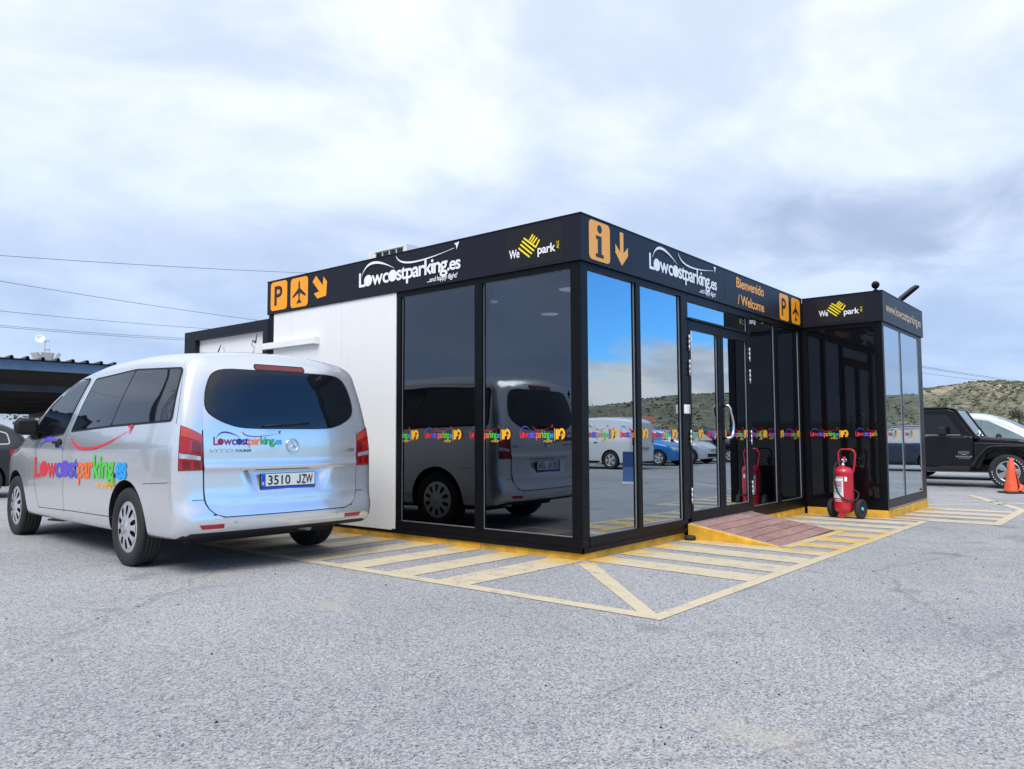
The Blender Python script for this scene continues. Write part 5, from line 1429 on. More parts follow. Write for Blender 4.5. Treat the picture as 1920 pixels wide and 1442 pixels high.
# ---------------------------------------------------------------- pale people carrier at the right, behind the off-road car
MPV = [(-0.85, 1.10), (-0.75, 1.45), (-0.4, 1.66), (0.6, 1.72), (1.5, 1.70), (2.0, 1.58), (2.6, 1.28), (3.1, 1.02), (3.5, 0.92), (3.8, 0.72)]
small_car('people_carrier', 'pale silver people carrier parked behind the black off-road car', (17.9, 0.95, gz(9)), -PI/2, 'palesilver', MPV, L=(-0.90, 3.85), wb=2.75, w=0.91, r=0.33, belt=1.05, roofz=1.70,
    dlo=[[(-0.5, 1.10), (-0.45, 1.48), (0.35, 1.58), (0.35, 1.07)], [(0.42, 1.07), (0.42, 1.585), (1.25, 1.59), (1.25, 1.05)], [(1.33, 1.05), (1.33, 1.59), (1.78, 1.52), (2.35, 1.22), (2.62, 1.06)]],
    ws=[(0.58, 1.60), (0.74, 1.10)], rw=[(0.52, 1.55), (0.66, 1.12)], tail=[(0.56, 0.95), (0.72, 0.95), (0.68, 1.35), (0.62, 1.35)], head=[(0.45, 0.70), (0.78, 0.74), (0.80, 0.92), (0.6, 0.86)], plate='4821 LMD', gm='paleglass')

# ---------------------------------------------------------------- black off-road car
jp = thing('off_road_car', 'black boxy off-road car with alloy wheels parked behind the traffic cone', 'car', (14.72, 1.34, gz(9)), -PI/2)
JW, JR = 0.79, 0.372
def jprism(name, poly, y0, y1, mk, parent=None, bev=0.012, rnd=0.0):
    p = round_poly(poly, rnd) if rnd else poly
    return obj(name, MB().prism(p, lambda u, v, d: (u, d, v), y0, y1), M[mk], parent if parent is not None else jp, bev)
tub = jprism('body', [(-0.72, 0.52), (-0.72, 1.13), (2.28, 1.13), (2.30, 1.10), (2.30, 0.42), (2.10, 0.40), (0.45, 0.40), (0.43, 0.62), (0.30, 0.80), (-0.30, 0.80), (-0.45, 0.62), (-0.48, 0.52)], -JW, JW, 'blackcar', bev=0.03)
jprism('bonnet', [(2.305, 0.62), (2.305, 1.12), (2.6, 1.105), (3.15, 1.07), (3.36, 1.03), (3.40, 0.98), (3.40, 0.62)], -0.60, 0.60, 'blackcar', bev=0.05)
for sg in (1, -1):
    jprism('front_wing', [(2.305, 0.42), (2.305, 1.00), (2.50, 0.99), (3.30, 0.96), (3.38, 0.90), (3.38, 0.72), (3.28, 0.74), (3.18, 0.82), (2.72, 0.84), (2.55, 0.74), (2.45, 0.50), (2.42, 0.42)], *(sorted((sg*0.605, sg*(JW-0.005)))), 'blackcar', bev=0.02)
    for x0, x1, xm in ((2.30, 3.52, 2.95), (-0.62, 0.60, 0.0)):
        outer = [(x0-0.06, 0.46), (x0+0.06, 0.68), (x0+0.27, 0.905), (x0+0.42, 0.935), (x1-0.28, 0.935), (x1-0.14, 0.90), (x1+0.01, 0.74)]
        inner = [(x1-0.04, 0.73), (x1-0.17, 0.865), (x1-0.29, 0.895), (x0+0.43, 0.895), (x0+0.31, 0.87), (x0+0.12, 0.66), (x0+0.02, 0.46)]
        jprism('wheel_arch_flare', outer+inner, *(sorted((sg*(JW-0.03), sg*(JW+0.13)))), 'trim', bev=0.02)
    # cabin pillars and side glass (body-colour frame around dark panes)
    jprism('cabin_side', [(-0.70, 1.135), (-0.66, 1.74), (1.84, 1.74), (1.94, 1.70), (2.30, 1.135)], *(sorted((sg*(JW-0.09), sg*(JW-0.03)))), 'blackcar', bev=0.015)
    for q in ([(1.10, 1.19), (1.10, 1.63), (1.80, 1.63), (2.04, 1.25), (2.06, 1.19)], [(0.10, 1.19), (0.10, 1.63), (0.98, 1.63), (0.98, 1.19)], [(-0.60, 1.19), (-0.57, 1.63), (0.0, 1.63), (0.0, 1.19)]):
        jprism('side_window', q, *(sorted((sg*(JW-0.032), sg*(JW-0.024)))), 'carglass', bev=0.0, rnd=0.03)
    jprism('door_top_trim', [(1.00, 1.155), (1.00, 1.172), (2.06, 1.172), (2.07, 1.155)], *(sorted((sg*(JW-0.03), sg*(JW-0.012)))), 'bead', bev=0.0)
    for q in ([(1.05, 0.47), (1.05, 1.12), (1.90, 1.12), (1.93, 0.90), (1.88, 0.47)], [(0.05, 0.80), (0.05, 1.12), (1.03, 1.12), (1.03, 0.47), (0.52, 0.47), (0.42, 0.66)]):
        dpan = jprism('door', q, *(sorted((sg*(JW-0.002), sg*(JW+0.012)))), 'blackcar', bev=0.006, rnd=0.04)
    for hx in (1.14, 0.18):
        obj('door_handle', MB().tube([(hx-0.06, sg*(JW+0.012), 1.02), (hx-0.05, sg*(JW+0.045), 1.02), (hx+0.07, sg*(JW+0.045), 1.02), (hx+0.09, sg*(JW+0.012), 1.02)], 0.016, 8), M['trim'], jp)
    jprism('side_step', [(0.55, 0.36), (0.55, 0.43), (1.55, 0.43), (1.68, 0.47), (2.28, 0.47), (2.22, 0.36)], *(sorted((sg*(JW-0.12), sg*(JW+0.10)))), 'trim', bev=0.015)
    mm_ = obj('wing_mirror', MB().box(1.66, 1.82, sg*(JW+0.05), sg*(JW+0.30), 1.155, 1.345), M['trim'], jp, 0.035)
    obj('mirror_arm', MB().tube([(1.76, sg*(JW-0.01), 1.16), (1.75, sg*(JW+0.10), 1.19)], 0.022, 8), M['trim'], mm_)
    A = Art(); A.text('SAHARA', 'bead', -0.11, 0.07, 0.030, 0.22, 0.012); A.poly([(-0.12, 0.055), (0.0, 0.04), (0.12, 0.055), (0.0, 0.020)], 'bead'); A.text('WRANGLER', 'bead', -0.165, -0.035, 0.034, 0.33, 0.02); A.text('UNLIMITED', 'bead', -0.11, -0.065, 0.016, 0.22, 0.006)
    m_, ms_ = A.mesh((lambda sg: (lambda u, v, d=0: (2.12-sg*u, sg*(JW+0.001+d), 0.70+v)))(sg))
    if sg < 0: m_, ms_ = A.mesh(lambda u, v, d=0: (2.12+u, -(JW+0.0015+d), 0.70+v))
    obj('badge_lettering', m_, ms_, jp)
    for x in (0.0, 2.95):
        w_ = wheel(jp, x, sg*(JW-0.03), JR, 0.25, sg, 'spoke', rimr=0.235, slots=5, hubm='steel')
        A = Art()
        for k in range(34):
            if k % 17 < 9:
                a = 2*PI*k/34; A.poly([(0.288*math.cos(a), 0.288*math.sin(a)), (0.288*math.cos(a+0.09), 0.288*math.sin(a+0.09)), (0.306*math.cos(a+0.07), 0.306*math.sin(a+0.07)), (0.306*math.cos(a+0.03), 0.306*math.sin(a+0.03))], 'vwhite')
        m_, ms_ = A.mesh((lambda x, sg: (lambda u, v, d=0: (x+u, sg*(JW-0.03+0.1275+d), JR+v)))(x, sg)); obj('tyre_lettering', m_, ms_, w_)
jprism('hard_top', [(-0.70, 1.745), (-0.68, 1.79), (1.82, 1.80), (1.98, 1.755), (1.98, 1.70), (1.92, 1.742)], -JW+0.05, JW-0.05, 'blackcar', bev=0.02)
wsm = MB(); wsm.prism([(1.95, 1.715), (1.975, 1.725), (2.34, 1.14), (2.315, 1.13)], lambda u, v, d: (u, d, v), -0.66, 0.66); obj('windscreen', wsm, M['carglass2'], jp)
for sg in (1, -1):
    jprism('windscreen_pillar', [(1.92, 1.735), (1.988, 1.745), (2.37, 1.14), (2.30, 1.13)], *(sorted((sg*0.66, sg*(JW-0.092)))), 'blackcar', bev=0.01)
jprism('scuttle', [(2.31, 1.08), (2.31, 1.132), (2.40, 1.132), (2.42, 1.08)], -0.70, 0.70, 'trim', bev=0.006)
for y in (-0.25, 0.25):
    obj('wiper', MB().tube([(2.38, y, 1.14), (2.335, y+0.10, 1.19), (2.31, y+0.32, 1.215)], 0.010, 6), M['trim'], jp)
obj('aerial', MB().tube([(2.45, -0.58, 1.08), (2.45, -0.60, 1.50)], 0.004, 6), M['trim'], jp)
obj('bonnet_latch', MB().box(2.78, 2.83, -0.635, -0.60, 0.96, 1.06), M['trim'], jp, 0.006); obj('bonnet_latch', MB().box(2.78, 2.83, 0.60, 0.635, 0.96, 1.06), M['trim'], jp, 0.006)
jprism('grille', [(3.385, 0.60), (3.385, 1.00), (3.42, 1.00), (3.43, 0.60)], -0.55, 0.55, 'blackcar', bev=0.01)
for k in range(7): obj('grille_slot', MB().box(3.428, 3.434, -0.24+0.08*k-0.02, -0.24+0.08*k+0.02, 0.70, 0.95), M['seam'], jp)
for sg in (1, -1): obj('headlight', MB().lathe([(0.001, 0.0), (0.08, 0.005), (0.09, -0.02)], 18, Matrix.Translation((3.44, sg*0.40, 0.86)) @ Matrix.Rotation(R(90), 4, 'Y')), M['clearlens'], jp)
obj('front_bumper', MB().box(3.42, 3.62, -0.78, 0.78, 0.48, 0.64), M['trim'], jp, 0.03)
obj('chassis', MB().box(-0.6, 3.4, -0.48, 0.48, 0.34, 0.50), M['trim'], jp)
obj('tailgate', MB().box(-0.74, -0.721, -0.60, 0.60, 0.55, 1.12), M['blackcar'], jp, 0.01); obj('rear_window', MB().prism([(-0.705, 1.20), (-0.68, 1.66), (-0.66, 1.66), (-0.69, 1.20)], lambda u, v, d: (u-0.012, d, v), -0.55, 0.55), M['carglass'], jp)
obj('back_panel', MB().prism([(-0.70, 1.135), (-0.66, 1.74), (-0.60, 1.74), (-0.64, 1.135)], lambda u, v, d: (u, d, v), -JW+0.091, JW-0.091), M['blackcar'], jp)
sp_ = wheel(jp, 0, 0, JR*0.98, 0.24, 1, 'spoke', rimr=0.23, slots=5, hubm='steel', tname='spare_wheel'); sp_.rotation_euler = (0, 0, R(90)); sp_.location = (-0.90, 0, 0.48)

# ---------------------------------------------------------------- traffic cone
t = thing('traffic_cone', 'torn orange traffic cone on a black base before the off-road wheel', 'traffic cone', (12.55, -1.82, gz(9)), R(40))
obj('base', MB().prism(rrect(0.40, 0.40, 0.05), lambda u, v, d: (u, v, d), 0.0, 0.032), M['rubber'], t, 0.006)
c_ = MB(); n = 26; prof = [(0.145, 0.033), (0.135, 0.06), (0.080, 0.42), (0.050, 0.60), (0.046, 0.605), (0.044, 0.64), (0.040, 0.645), (0.033, 0.69), (0.024, 0.70)]
for r_, h_ in prof:
    for j in range(n):
        a = 2*PI*j/n; sq = 1.0 + (0.10*abs(math.sin(2*a)) if h_ < 0.5 else 0)
        c_.v.append((r_*sq*math.cos(a), r_*sq*math.sin(a), h_))
# tear: leave out a few faces low on the side facing the camera
tear_js = {(0, 14), (0, 15), (1, 14), (0, 16)}
for i in range(len(prof)-1):
    for j in range(n):
        if (i, j) in tear_js: continue
        c_.f.append((i*n+j, i*n+(j+1) % n, (i+1)*n+(j+1) % n, (i+1)*n+j)); c_.m.append(0); c_.sm.append(True)
cone_o = obj('cone', c_, M['cone'], t)
sd_ = cone_o.modifiers.new('thickness', 'SOLIDIFY'); sd_.thickness = 0.006; sd_.offset = -1
a0 = 2*PI*15.2/n
fl_ = MB(); fl_.add([(0.140*math.cos(a0-0.25), 0.140*math.sin(a0-0.25), 0.06), (0.19*math.cos(a0+0.1), 0.19*math.sin(a0+0.1), 0.05), (0.20*math.cos(a0+0.3), 0.20*math.sin(a0+0.3), 0.15), (0.125*math.cos(a0+0.45), 0.125*math.sin(a0+0.45), 0.20)], [(0, 1, 2, 3)])
fo = obj('torn_flap', fl_, M['cone'], t); sd_ = fo.modifiers.new('thickness', 'SOLIDIFY'); sd_.thickness = 0.006

# ---------------------------------------------------------------- wheeled fire extinguisher
t = thing('fire_extinguisher', 'red wheeled fire extinguisher standing against the dark annex glass', 'fire extinguisher', (5.50, -0.64, gz(5.5)), R(169))
ER = 0.132; CZ = 0.075
tilt = Matrix.Rotation(R(2.0), 4, 'Y')
obj('cylinder', MB().lathe([(0.001, CZ), (0.07, CZ+0.004), (0.115, CZ+0.022), (ER, CZ+0.06), (ER+0.002, CZ+0.07), (ER, CZ+0.08), (ER, CZ+0.545), (ER+0.002, CZ+0.55), (ER+0.002, CZ+0.56), (ER, CZ+0.57), (0.118, CZ+0.607), (0.08, CZ+0.63), (0.035, CZ+0.640), (0.03, CZ+0.645), (0.001, CZ+0.645)], 36), M['extred'], t)
# local +X faces the viewer; +Y is the viewer's right
hb = [(-0.10, -0.085, 0.60), (-0.105, -0.10, 0.68), (-0.11, -0.122, 0.86)]
top = [(-0.11, -0.122+0.06*(1-math.cos(a)), 0.86+0.09*math.sin(a)) for a in [PI/2*k/6 for k in range(1, 7)]]
hp = hb+top; hp = hp + [(x, -y, z) for x, y, z in hp[::-1]]
obj('handle', MB().tube(hp, 0.0125, 10), M['extred'], t)
vv = obj('valve', MB().lathe([(0.026, 0.715), (0.026, 0.745), (0.018, 0.75), (0.018, 0.785), (0.028, 0.79), (0.028, 0.815), (0.001, 0.82)], 14), M['steel'], t)
obj('lever', MB().tube([(0.0, -0.02, 0.80), (0.01, 0.0, 0.83), (0.015, 0.04, 0.845)], 0.010, 8), M['extred'], vv)
obj('gauge', MB().tube([(0.03, 0.045+0.022*math.cos(2*PI*k/14), 0.80+0.022*math.sin(2*PI*k/14)) for k in range(14)], 0.005, 6, closed=True), M['steel'], vv)
hz = [(0.02, -0.01, 0.77), (0.05, -0.05, 0.775), (0.11, -0.062, 0.72), (0.142, -0.060, 0.62), (0.146, -0.05, 0.50), (0.146, -0.02, 0.39), (0.143, 0.03, 0.31), (0.125, 0.09, 0.265), (0.07, 0.155, 0.25), (0.0, 0.185, 0.28), (-0.04, 0.188, 0.34), (-0.03, 0.16, 0.38), (-0.03, 0.135, 0.395)]
def smooth_path(P, k=4):
    P = [Vector(p) for p in P]; out = []
    for i in range(len(P)-1):
        a, b, c, d = P[max(0, i-1)], P[i], P[i+1], P[min(len(P)-1, i+2)]
        for q in range(k):
            t_ = q/k; out.append(0.5*((2*b)+(c-a)*t_+(2*a-5*b+4*c-d)*t_**2+(3*b-a-3*c+d)*t_**3))
    return out+[P[-1]]
obj('hose', MB().tube(smooth_path(hz), 0.0105, 8), M['rubber'], t)
def cyl_art(name, A, z0, par):
    wrap_art(name, A, lambda u, v, d=0: ((ER+0.0012+d)*math.cos(u/ER), (ER+0.0012+d)*math.sin(u/ER), z0+v), par, 0.02, 0.0004)
A = Art(); A.poly([(-0.105, 0), (0.055, 0), (0.055, 0.275), (-0.105, 0.275)], 'vwhite')
A.poly([(-0.10, 0.252), (-0.03, 0.252), (-0.03, 0.270), (-0.10, 0.270)], 'ink'); A.poly([(-0.02, 0.256), (0.05, 0.256), (0.05, 0.268), (-0.02, 0.268)], 'v_maroon')
for k in range(5): A.poly([(-0.055, 0.205-0.016*k), (0.045-0.012*(k % 2), 0.205-0.016*k), (0.045-0.012*(k % 2), 0.214-0.016*k), (-0.055, 0.214-0.016*k)], 'v_maroon')
for k in range(4): A.poly([(-0.09, 0.20-0.018*k), (-0.065, 0.20-0.018*k), (-0.065, 0.213-0.018*k), (-0.09, 0.213-0.018*k)], 'v_maroon')
for k in range(3):
    A.poly([(-0.09+0.045*k, 0.105), (-0.055+0.045*k, 0.105), (-0.055+0.045*k, 0.128), (-0.09+0.045*k, 0.128)], 'ink'); A.disc(-0.0725+0.045*k, 0.1165, 0.009, 0.009, 'vwhite', 10)
for k in range(4): A.poly([(-0.095, 0.088-0.009*k), (0.04-0.02*(k == 3), 0.088-0.009*k), (0.04-0.02*(k == 3), 0.092-0.009*k), (-0.095, 0.092-0.009*k)], 'bead')
A.poly([(-0.095, 0.0), (-0.085, 0.0), (-0.085, 0.045), (-0.095, 0.045)], 'ink')
A.poly([(-0.085, -0.018), (0.045, -0.018), (0.045, 0.048), (-0.085, 0.048)], 'plate')
A.poly([(-0.075, 0.036), (-0.02, 0.036), (-0.02, 0.039), (-0.075, 0.039)], 'ink')
cyl_art('instruction_label', A, 0.30, t)
A = Art(); A.poly(rrect(0.034, 0.062, 0.006, 3), 'vwhite'); cyl_art('inspection_tag', A.xf(1, 1, 0.09, 0.545), 0.0, t)
A = Art(); A.poly([(-0.07, 0.012), (0.02, 0.012), (0.02, 0.022), (-0.07, 0.022)], 'vwhite'); A.poly([(-0.085, -0.006), (0.035, -0.006), (0.035, 0.0), (-0.085, 0.0)], 'vwhite')
cyl_art('maker_label', A, 0.245, t)
obj('foot', MB().box(0.06, 0.105, -0.036, 0.036, 0.0, 0.11).box(0.02, 0.0595, -0.03, 0.03, 0.075, 0.11), M['extred'], t, 0.008)
ax_ = obj('axle', MB().tube([(-0.07, -0.20, 0.135), (-0.07, 0.20, 0.135)], 0.012, 8), M['extred'], t)
for sg in (1, -1):
    mt = Matrix.Translation((-0.07, sg*0.195, 0.135)) @ Matrix.Rotation(R(-90*sg), 4, 'X')
    w_ = obj('wheel', MB().lathe([(0.09, -0.03), (0.12, -0.034), (0.132, -0.025), (0.135, 0), (0.132, 0.025), (0.12, 0.034), (0.10, 0.032), (0.092, 0.018), (0.04, 0.012), (0.03, 0.02)], 30, mt), M['rubber'], t)
    obj('hub_cap', MB().lathe([(0.026, 0.018), (0.024, 0.034), (0.001, 0.040)], 16, mt), M['teal'], w_)

# ---------------------------------------------------------------- carport on the left
cp = thing('carport', 'long brown ribbed carport roof on steel posts at the left', 'carport', (0, 0, 0))
CX0, CX1, CY0, CY1, CZ0, CZ1 = -9.0, 9.0, 17.25, 29.0, 2.87, 2.10
zc = lambda y: CZ0+(CZ1-CZ0)*(y-CY0)/(CY1-CY0)
per = 0.345
k = 0; x = CX0
while x < CX1-0.01:
    m_ = MB(); x1_ = min(CX1, x+per*3)
    pro = []
    xx = x
    while xx < x1_-0.01:
        pro += [(xx, 0), (xx+0.23, 0), (xx+0.255, 0.07), (xx+0.31, 0.07), (xx+0.335, 0)]; xx += per
    pro.append((x1_-0.001, 0))
    n = len(pro)
    for y in (CY0-0.12, CY1): m_.v += [(a, y, zc(y)+h+0.10) for a, h in pro]
    for i in range(n-1): m_.f.append((i, i+1, n+i+1, n+i)); m_.m.append(0); m_.sm.append(False)
    o = obj('roof_sheet', m_, M['carport'], cp); sd_ = o.modifiers.new('thickness', 'SOLIDIFY'); sd_.thickness = 0.012
    x = x1_
for i in range(9):
    y = CY0+0.02+(CY1-0.2-CY0)*i/8
    obj('purlin', MB().box(CX0, CX1, y-0.04, y+0.04, zc(y)-0.16, zc(y)+0.075), M['bluebeam' if i in (0, 3) else 'carport'], cp)
for x in (-8.2, -4.4, 5.4, 8.6):
    obj('rafter', MB().prism([(CY0+0.1, zc(CY0+0.1)-0.165), (CY1-0.1, zc(CY1-0.1)-0.165), (CY1-0.1, zc(CY1-0.1)-0.34), (CY0+0.1, zc(CY0+0.1)-0.34)], lambda u, v, d: (d, u, v), x-0.06, x+0.06), M['carport'], cp)
    obj('post', MB().box(x-0.08, x+0.08, CY1-1.9, CY1-1.74, -0.1, zc(CY1-1.8)-0.34), M['galv'], cp)
for x in (-0.6, 1.6):
    obj('post', MB().box(x-0.05, x+0.05, CY1-0.45, CY1-0.35, -0.1, zc(CY1-0.4)-0.16), M['galv'], cp)

# lighting mast behind the carport
def at(px_az, dist, z=0.0): return Vector((CAM.x+dist*math.cos(R(px_az)), CAM.y+dist*math.sin(R(px_az)), z))
P = at(70.42, 60)
t = thing('floodlight_mast', 'slim mast with three floodlights and a dish rising over the carport', 'lamp mast', (P.x, P.y, gz(0)), R(70.4))
obj('pole', MB().lathe([(0.16, 0), (0.10, 6.3)], 12), M['galv'], t)
obj('platform', MB().lathe([(0.15, 5.9), (0.24, 6.05), (0.24, 6.2), (0.15, 6.3)], 14), M['galv'], t)
for a, b in ((0.13, 0.13), (-0.13, 0.13), (0.13, -0.13), (-0.13, -0.13)): obj('lattice_leg', MB().tube([(a, b, 6.25), (a, b, 7.6)], 0.022, 6), M['galv'], t)
for z in (6.6, 7.0, 7.58): obj('lattice_brace', MB().tube([(0.13, 0.13, z), (-0.13, 0.13, z), (-0.13, -0.13, z), (0.13, -0.13, z)], 0.018, 6, closed=True), M['galv'], t)
for yaw, oy in ((200, 0.0), (120, 0.42), (262, -0.42)):
    mt = Matrix.Translation((-0.25 if oy == 0 else 0, oy*1.4, 6.5)) @ Matrix.Rotation(R(yaw), 4, 'Z') @ Matrix.Rotation(R(28), 4, 'Y')
    f_ = obj('floodlight', MB().box(-0.06, 0.06, -0.40, 0.40, -0.33, 0.33, mtx=mt), M['concrete'], t, 0.02); obj('lens', MB().box(0.0605, 0.07, -0.36, 0.36, -0.29, 0.29, mtx=mt), M['clearlens'], f_)
mt = Matrix.Translation((-0.1, 0.42, 7.66)) @ Matrix.Rotation(R(-70), 4, 'Y')
d_ = obj('dish', MB().lathe([(0.001, 0.0), (0.12, 0.02), (0.22, 0.07), (0.30, 0.14), (0.29, 0.145), (0.21, 0.085), (0.11, 0.035), (0.001, 0.015)], 18, mt), M['white'], t)
obj('dish_arm', MB().tube([(0, 0.12, 7.55), (-0.08, 0.42, 7.6)], 0.02, 6), M['galv'], t)

# ---------------------------------------------------------------- overhead power lines
# stretched between two poles well outside the picture; az/el pairs give each wire's line of sight
wires = [('upper thin black power line crossing the sky above the carport', 73.12, 11.25, 55.02, 11.71, 42),
         ('black power line sloping down to the lower white cabin roof', 73.07, 9.69, 57.77, 8.25, 44),
         ('faint power line third down above the carport', 73.0, 7.86, 61.03, 7.51, 58),
         ('faint twin power line lowest above the carport', 72.97, 6.98, 62.37, 6.78, 60),
         ('second strand of the lowest power line above the carport', 72.97, 6.88, 62.37, 6.66, 60)]
for lab, a0, e0, a1, e1, D in wires:
    p0 = at(a0, D*1.0, CAM.z+D*math.tan(R(e0))); p1 = at(a1, D*1.12, CAM.z+D*1.12*math.tan(R(e1))); d_ = p1-p0
    pts = []
    for i in range(33):
        t_ = -1.2+3.4*i/32; sag = 0.5*(t_*t_-t_)*0.5
        pts.append(p0+d_*t_+Vector((0, 0, sag)))
    tag(obj('power_line', MB().tube(pts, 0.011 if D < 50 else 0.013, 6), M['cable']), lab, 'power line', 'power lines over the carport')
for lab, e0, e1 in (('topmost of the three thin power lines over the scrubby hill', 4.50, 3.18), ('middle of the three thin power lines over the scrubby hill', 4.42, 3.10), ('lowest of the three thin power lines over the scrubby hill', 4.05, 3.0)):
    p0 = at(11.2, 210, CAM.z+210*math.tan(R(e0))); p1 = at(5.2, 235, CAM.z+235*math.tan(R(e1))); d_ = p1-p0
    pts = [p0+d_*(-1.2+3.4*i/24)+Vector((0, 0, ((-1.2+3.4*i/24)**2-(-1.2+3.4*i/24))*0.7)) for i in range(25)]
    tag(obj('power_line', MB().tube(pts, 0.035, 5), M['cable']), lab, 'power line', 'power lines over the hill')

# ---------------------------------------------------------------- hills round the plain
el = lerpf([(-180, 0.9), (-120, 1.0), (-75, 1.6), (-60, 2.1), (-45, 1.95), (-38, 1.6), (-33.7, 2.02), (-32, 2.2), (-30, 2.32), (-28.3, 2.7), (-26.8, 2.83), (-24.4, 2.95), (-20, 2.85), (-10, 2.55), (0, 2.95), (5.6, 3.13), (7, 3.2), (8.46, 3.24), (9.96, 3.0), (11.19, 2.82), (14, 2.3), (22, 1.4), (40, 0.7), (90, 0.5), (180, 0.9)])
RP = 520.0
def hill_h(a, r):
    H = RP*math.tan(R(el(a)))+CAM.z
    u = min(1.0, max(0.0, (r-190)/(RP-190))); s_ = u*u*(3-2*u)
    n_ = 2.2*math.sin(a*1.7+r*0.031)+1.4*math.sin(a*4.1-r*0.057)+0.9*math.sin(a*9.3+r*0.11)
    return gz(99)-0.3 + (H+0.3)*s_ + n_*s_*(1-s_)*3.0*min(1, H/18)
m_ = MB(); NA, NR_ = 720, 26
for i in range(NA):
    a = -180+360*i/NA
    for j in range(NR_+1):
        r_ = 185+(RP+60-185)*j/NR_
        rr_ = min(r_, RP); p = at(a, r_)
        m_.v.append((p.x, p.y, hill_h(a, rr_) - max(0, r_-RP)*0.05))
for i in range(NA):
    for j in range(NR_):
        b0 = i*(NR_+1)+j; b1 = ((i+1) % NA)*(NR_+1)+j
        m_.f.append((b0, b0+1, b1+1, b1)); m_.m.append(0); m_.sm.append(True)
tag(obj('hills', m_, M['hill']), 'dry scrubby hills on the horizon', kind='structure')
ICO = None
def ico():
    global ICO
    if ICO is None:
        bm = bmesh.new(); bmesh.ops.create_icosphere(bm, subdivisions=1, radius=1); ICO = ([v.co.copy() for v in bm.verts], [tuple(v.index for v in f.verts) for f in bm.faces]); bm.free()
    return ICO
def blob(mbb, c, rx, rz_):
    V_, F_ = ico(); s_ = [rng.uniform(0.65, 1.3) for _ in V_]
    mbb.add([(c[0]+v.x*rx*q, c[1]+v.y*rx*q, c[2]+v.z*rz_*q) for v, q in zip(V_, s_)], F_)
sb = MB()
for _ in range(9000):
    a = rng.uniform(-42, 14.5) if rng.random() < 0.55 else rng.uniform(2, 14); r_ = 200+(RP-200)*rng.random()**0.8
    p = at(a, r_); s_ = rng.uniform(0.2, 0.7)*(1.7 if rng.random() < 0.05 else 1)
    if math.sin(a*0.9+r_*0.02)+rng.uniform(-.6, .6) < -0.45: continue
    blob(sb, (p.x, p.y, hill_h(a, r_)+0.25*s_), s_*1.2, s_*0.8)
tag(obj('hillside_scrub', sb, M['scrub']), 'low olive scrub dotted over the dry hillside', kind='stuff')
sb = MB()
for _ in range(420):
    a = rng.uniform(3, 13.5) if rng.random() < 0.6 else rng.uniform(-40, -17); r_ = rng.uniform(130, 215); p = at(a, r_); s_ = rng.uniform(0.6, 1.7)
    for q in range(4): blob(sb, (p.x+rng.uniform(-1, 1)*s_, p.y+rng.uniform(-1, 1)*s_, gz(99)+s_*rng.uniform(0.4, 1.3)), s_*rng.uniform(.5, 1), s_*rng.uniform(.5, .9))
tag(obj('shrub_belt', sb, M['leaf']), 'belt of olive shrubs at the foot of the hill', kind='stuff')
def leaf_cloud(mbb, centre, rad, n, size, flat=0.7):
    for _ in range(n):
        v = Vector((rng.gauss(0, 1), rng.gauss(0, 1), rng.gauss(0, 1))).normalized()*rng.random()**0.4
        c = Vector(centre)+Vector((v.x*rad[0], v.y*rad[1], v.z*rad[2])); a = Vector((rng.gauss(0, 1), rng.gauss(0, 1), rng.gauss(0, flat))).normalized(); b = a.orthogonal().normalized()
        s_ = size*rng.uniform(.6, 1.4); o = len(mbb.v)
        mbb.add([c-a*s_, c-b*s_*0.6, c+a*s_, c+b*s_*0.6], [(0, 1, 2, 3)])
# palm
P = at(7.66, 112)
t = thing('palm_tree', 'yellow-green palm with drooping fronds before the hill', 'palm', (P.x, P.y, gz(99)))
obj('trunk', MB().tube([(0, 0, 0), (0.05, 0, 1.2), (0, 0.05, 2.2)], [0.30, 0.24, 0.26], 10), M['bark'], t)
fr_m = MB()
for k in range(34):
    a = 2*PI*k/34*2.6+rng.uniform(-.2, .2); up = rng.uniform(0.15, 1.25); L_ = rng.uniform(1.9, 2.8); last = None
    for i in range(8):
        s_ = i/7; rr_ = L_*s_*math.cos(up*(1-0.5*s_)); zz = 2.2+L_*s_*math.sin(up)-1.1*s_*s_*(1.3-up*0.5)
        w_ = 0.34*math.sin(PI*min(1, s_*0.95+0.05))+0.02
        pa = Vector((rr_*math.cos(a), rr_*math.sin(a), zz)); sd2 = Vector((-math.sin(a), math.cos(a), 0))*w_
        if last: fr_m.add([last[0], last[1], last[1]+(pa-last[1])*0.97, last[2]+(pa+sd2+Vector((0, 0, -0.12))-last[2])*0.9], [(0, 1, 2, 3)]); fr_m.add([last[1], last[3], last[3]+(pa-sd2+Vector((0, 0, -0.12))-last[3])*0.9, last[1]+(pa-last[1])*0.97], [(0, 1, 2, 3)])
        last = (pa+sd2+Vector((0, 0, -0.12)), pa, pa+sd2+Vector((0, 0, -0.12)), pa-sd2+Vector((0, 0, -0.12)))
obj('fronds', fr_m, M['palmleaf'], t)
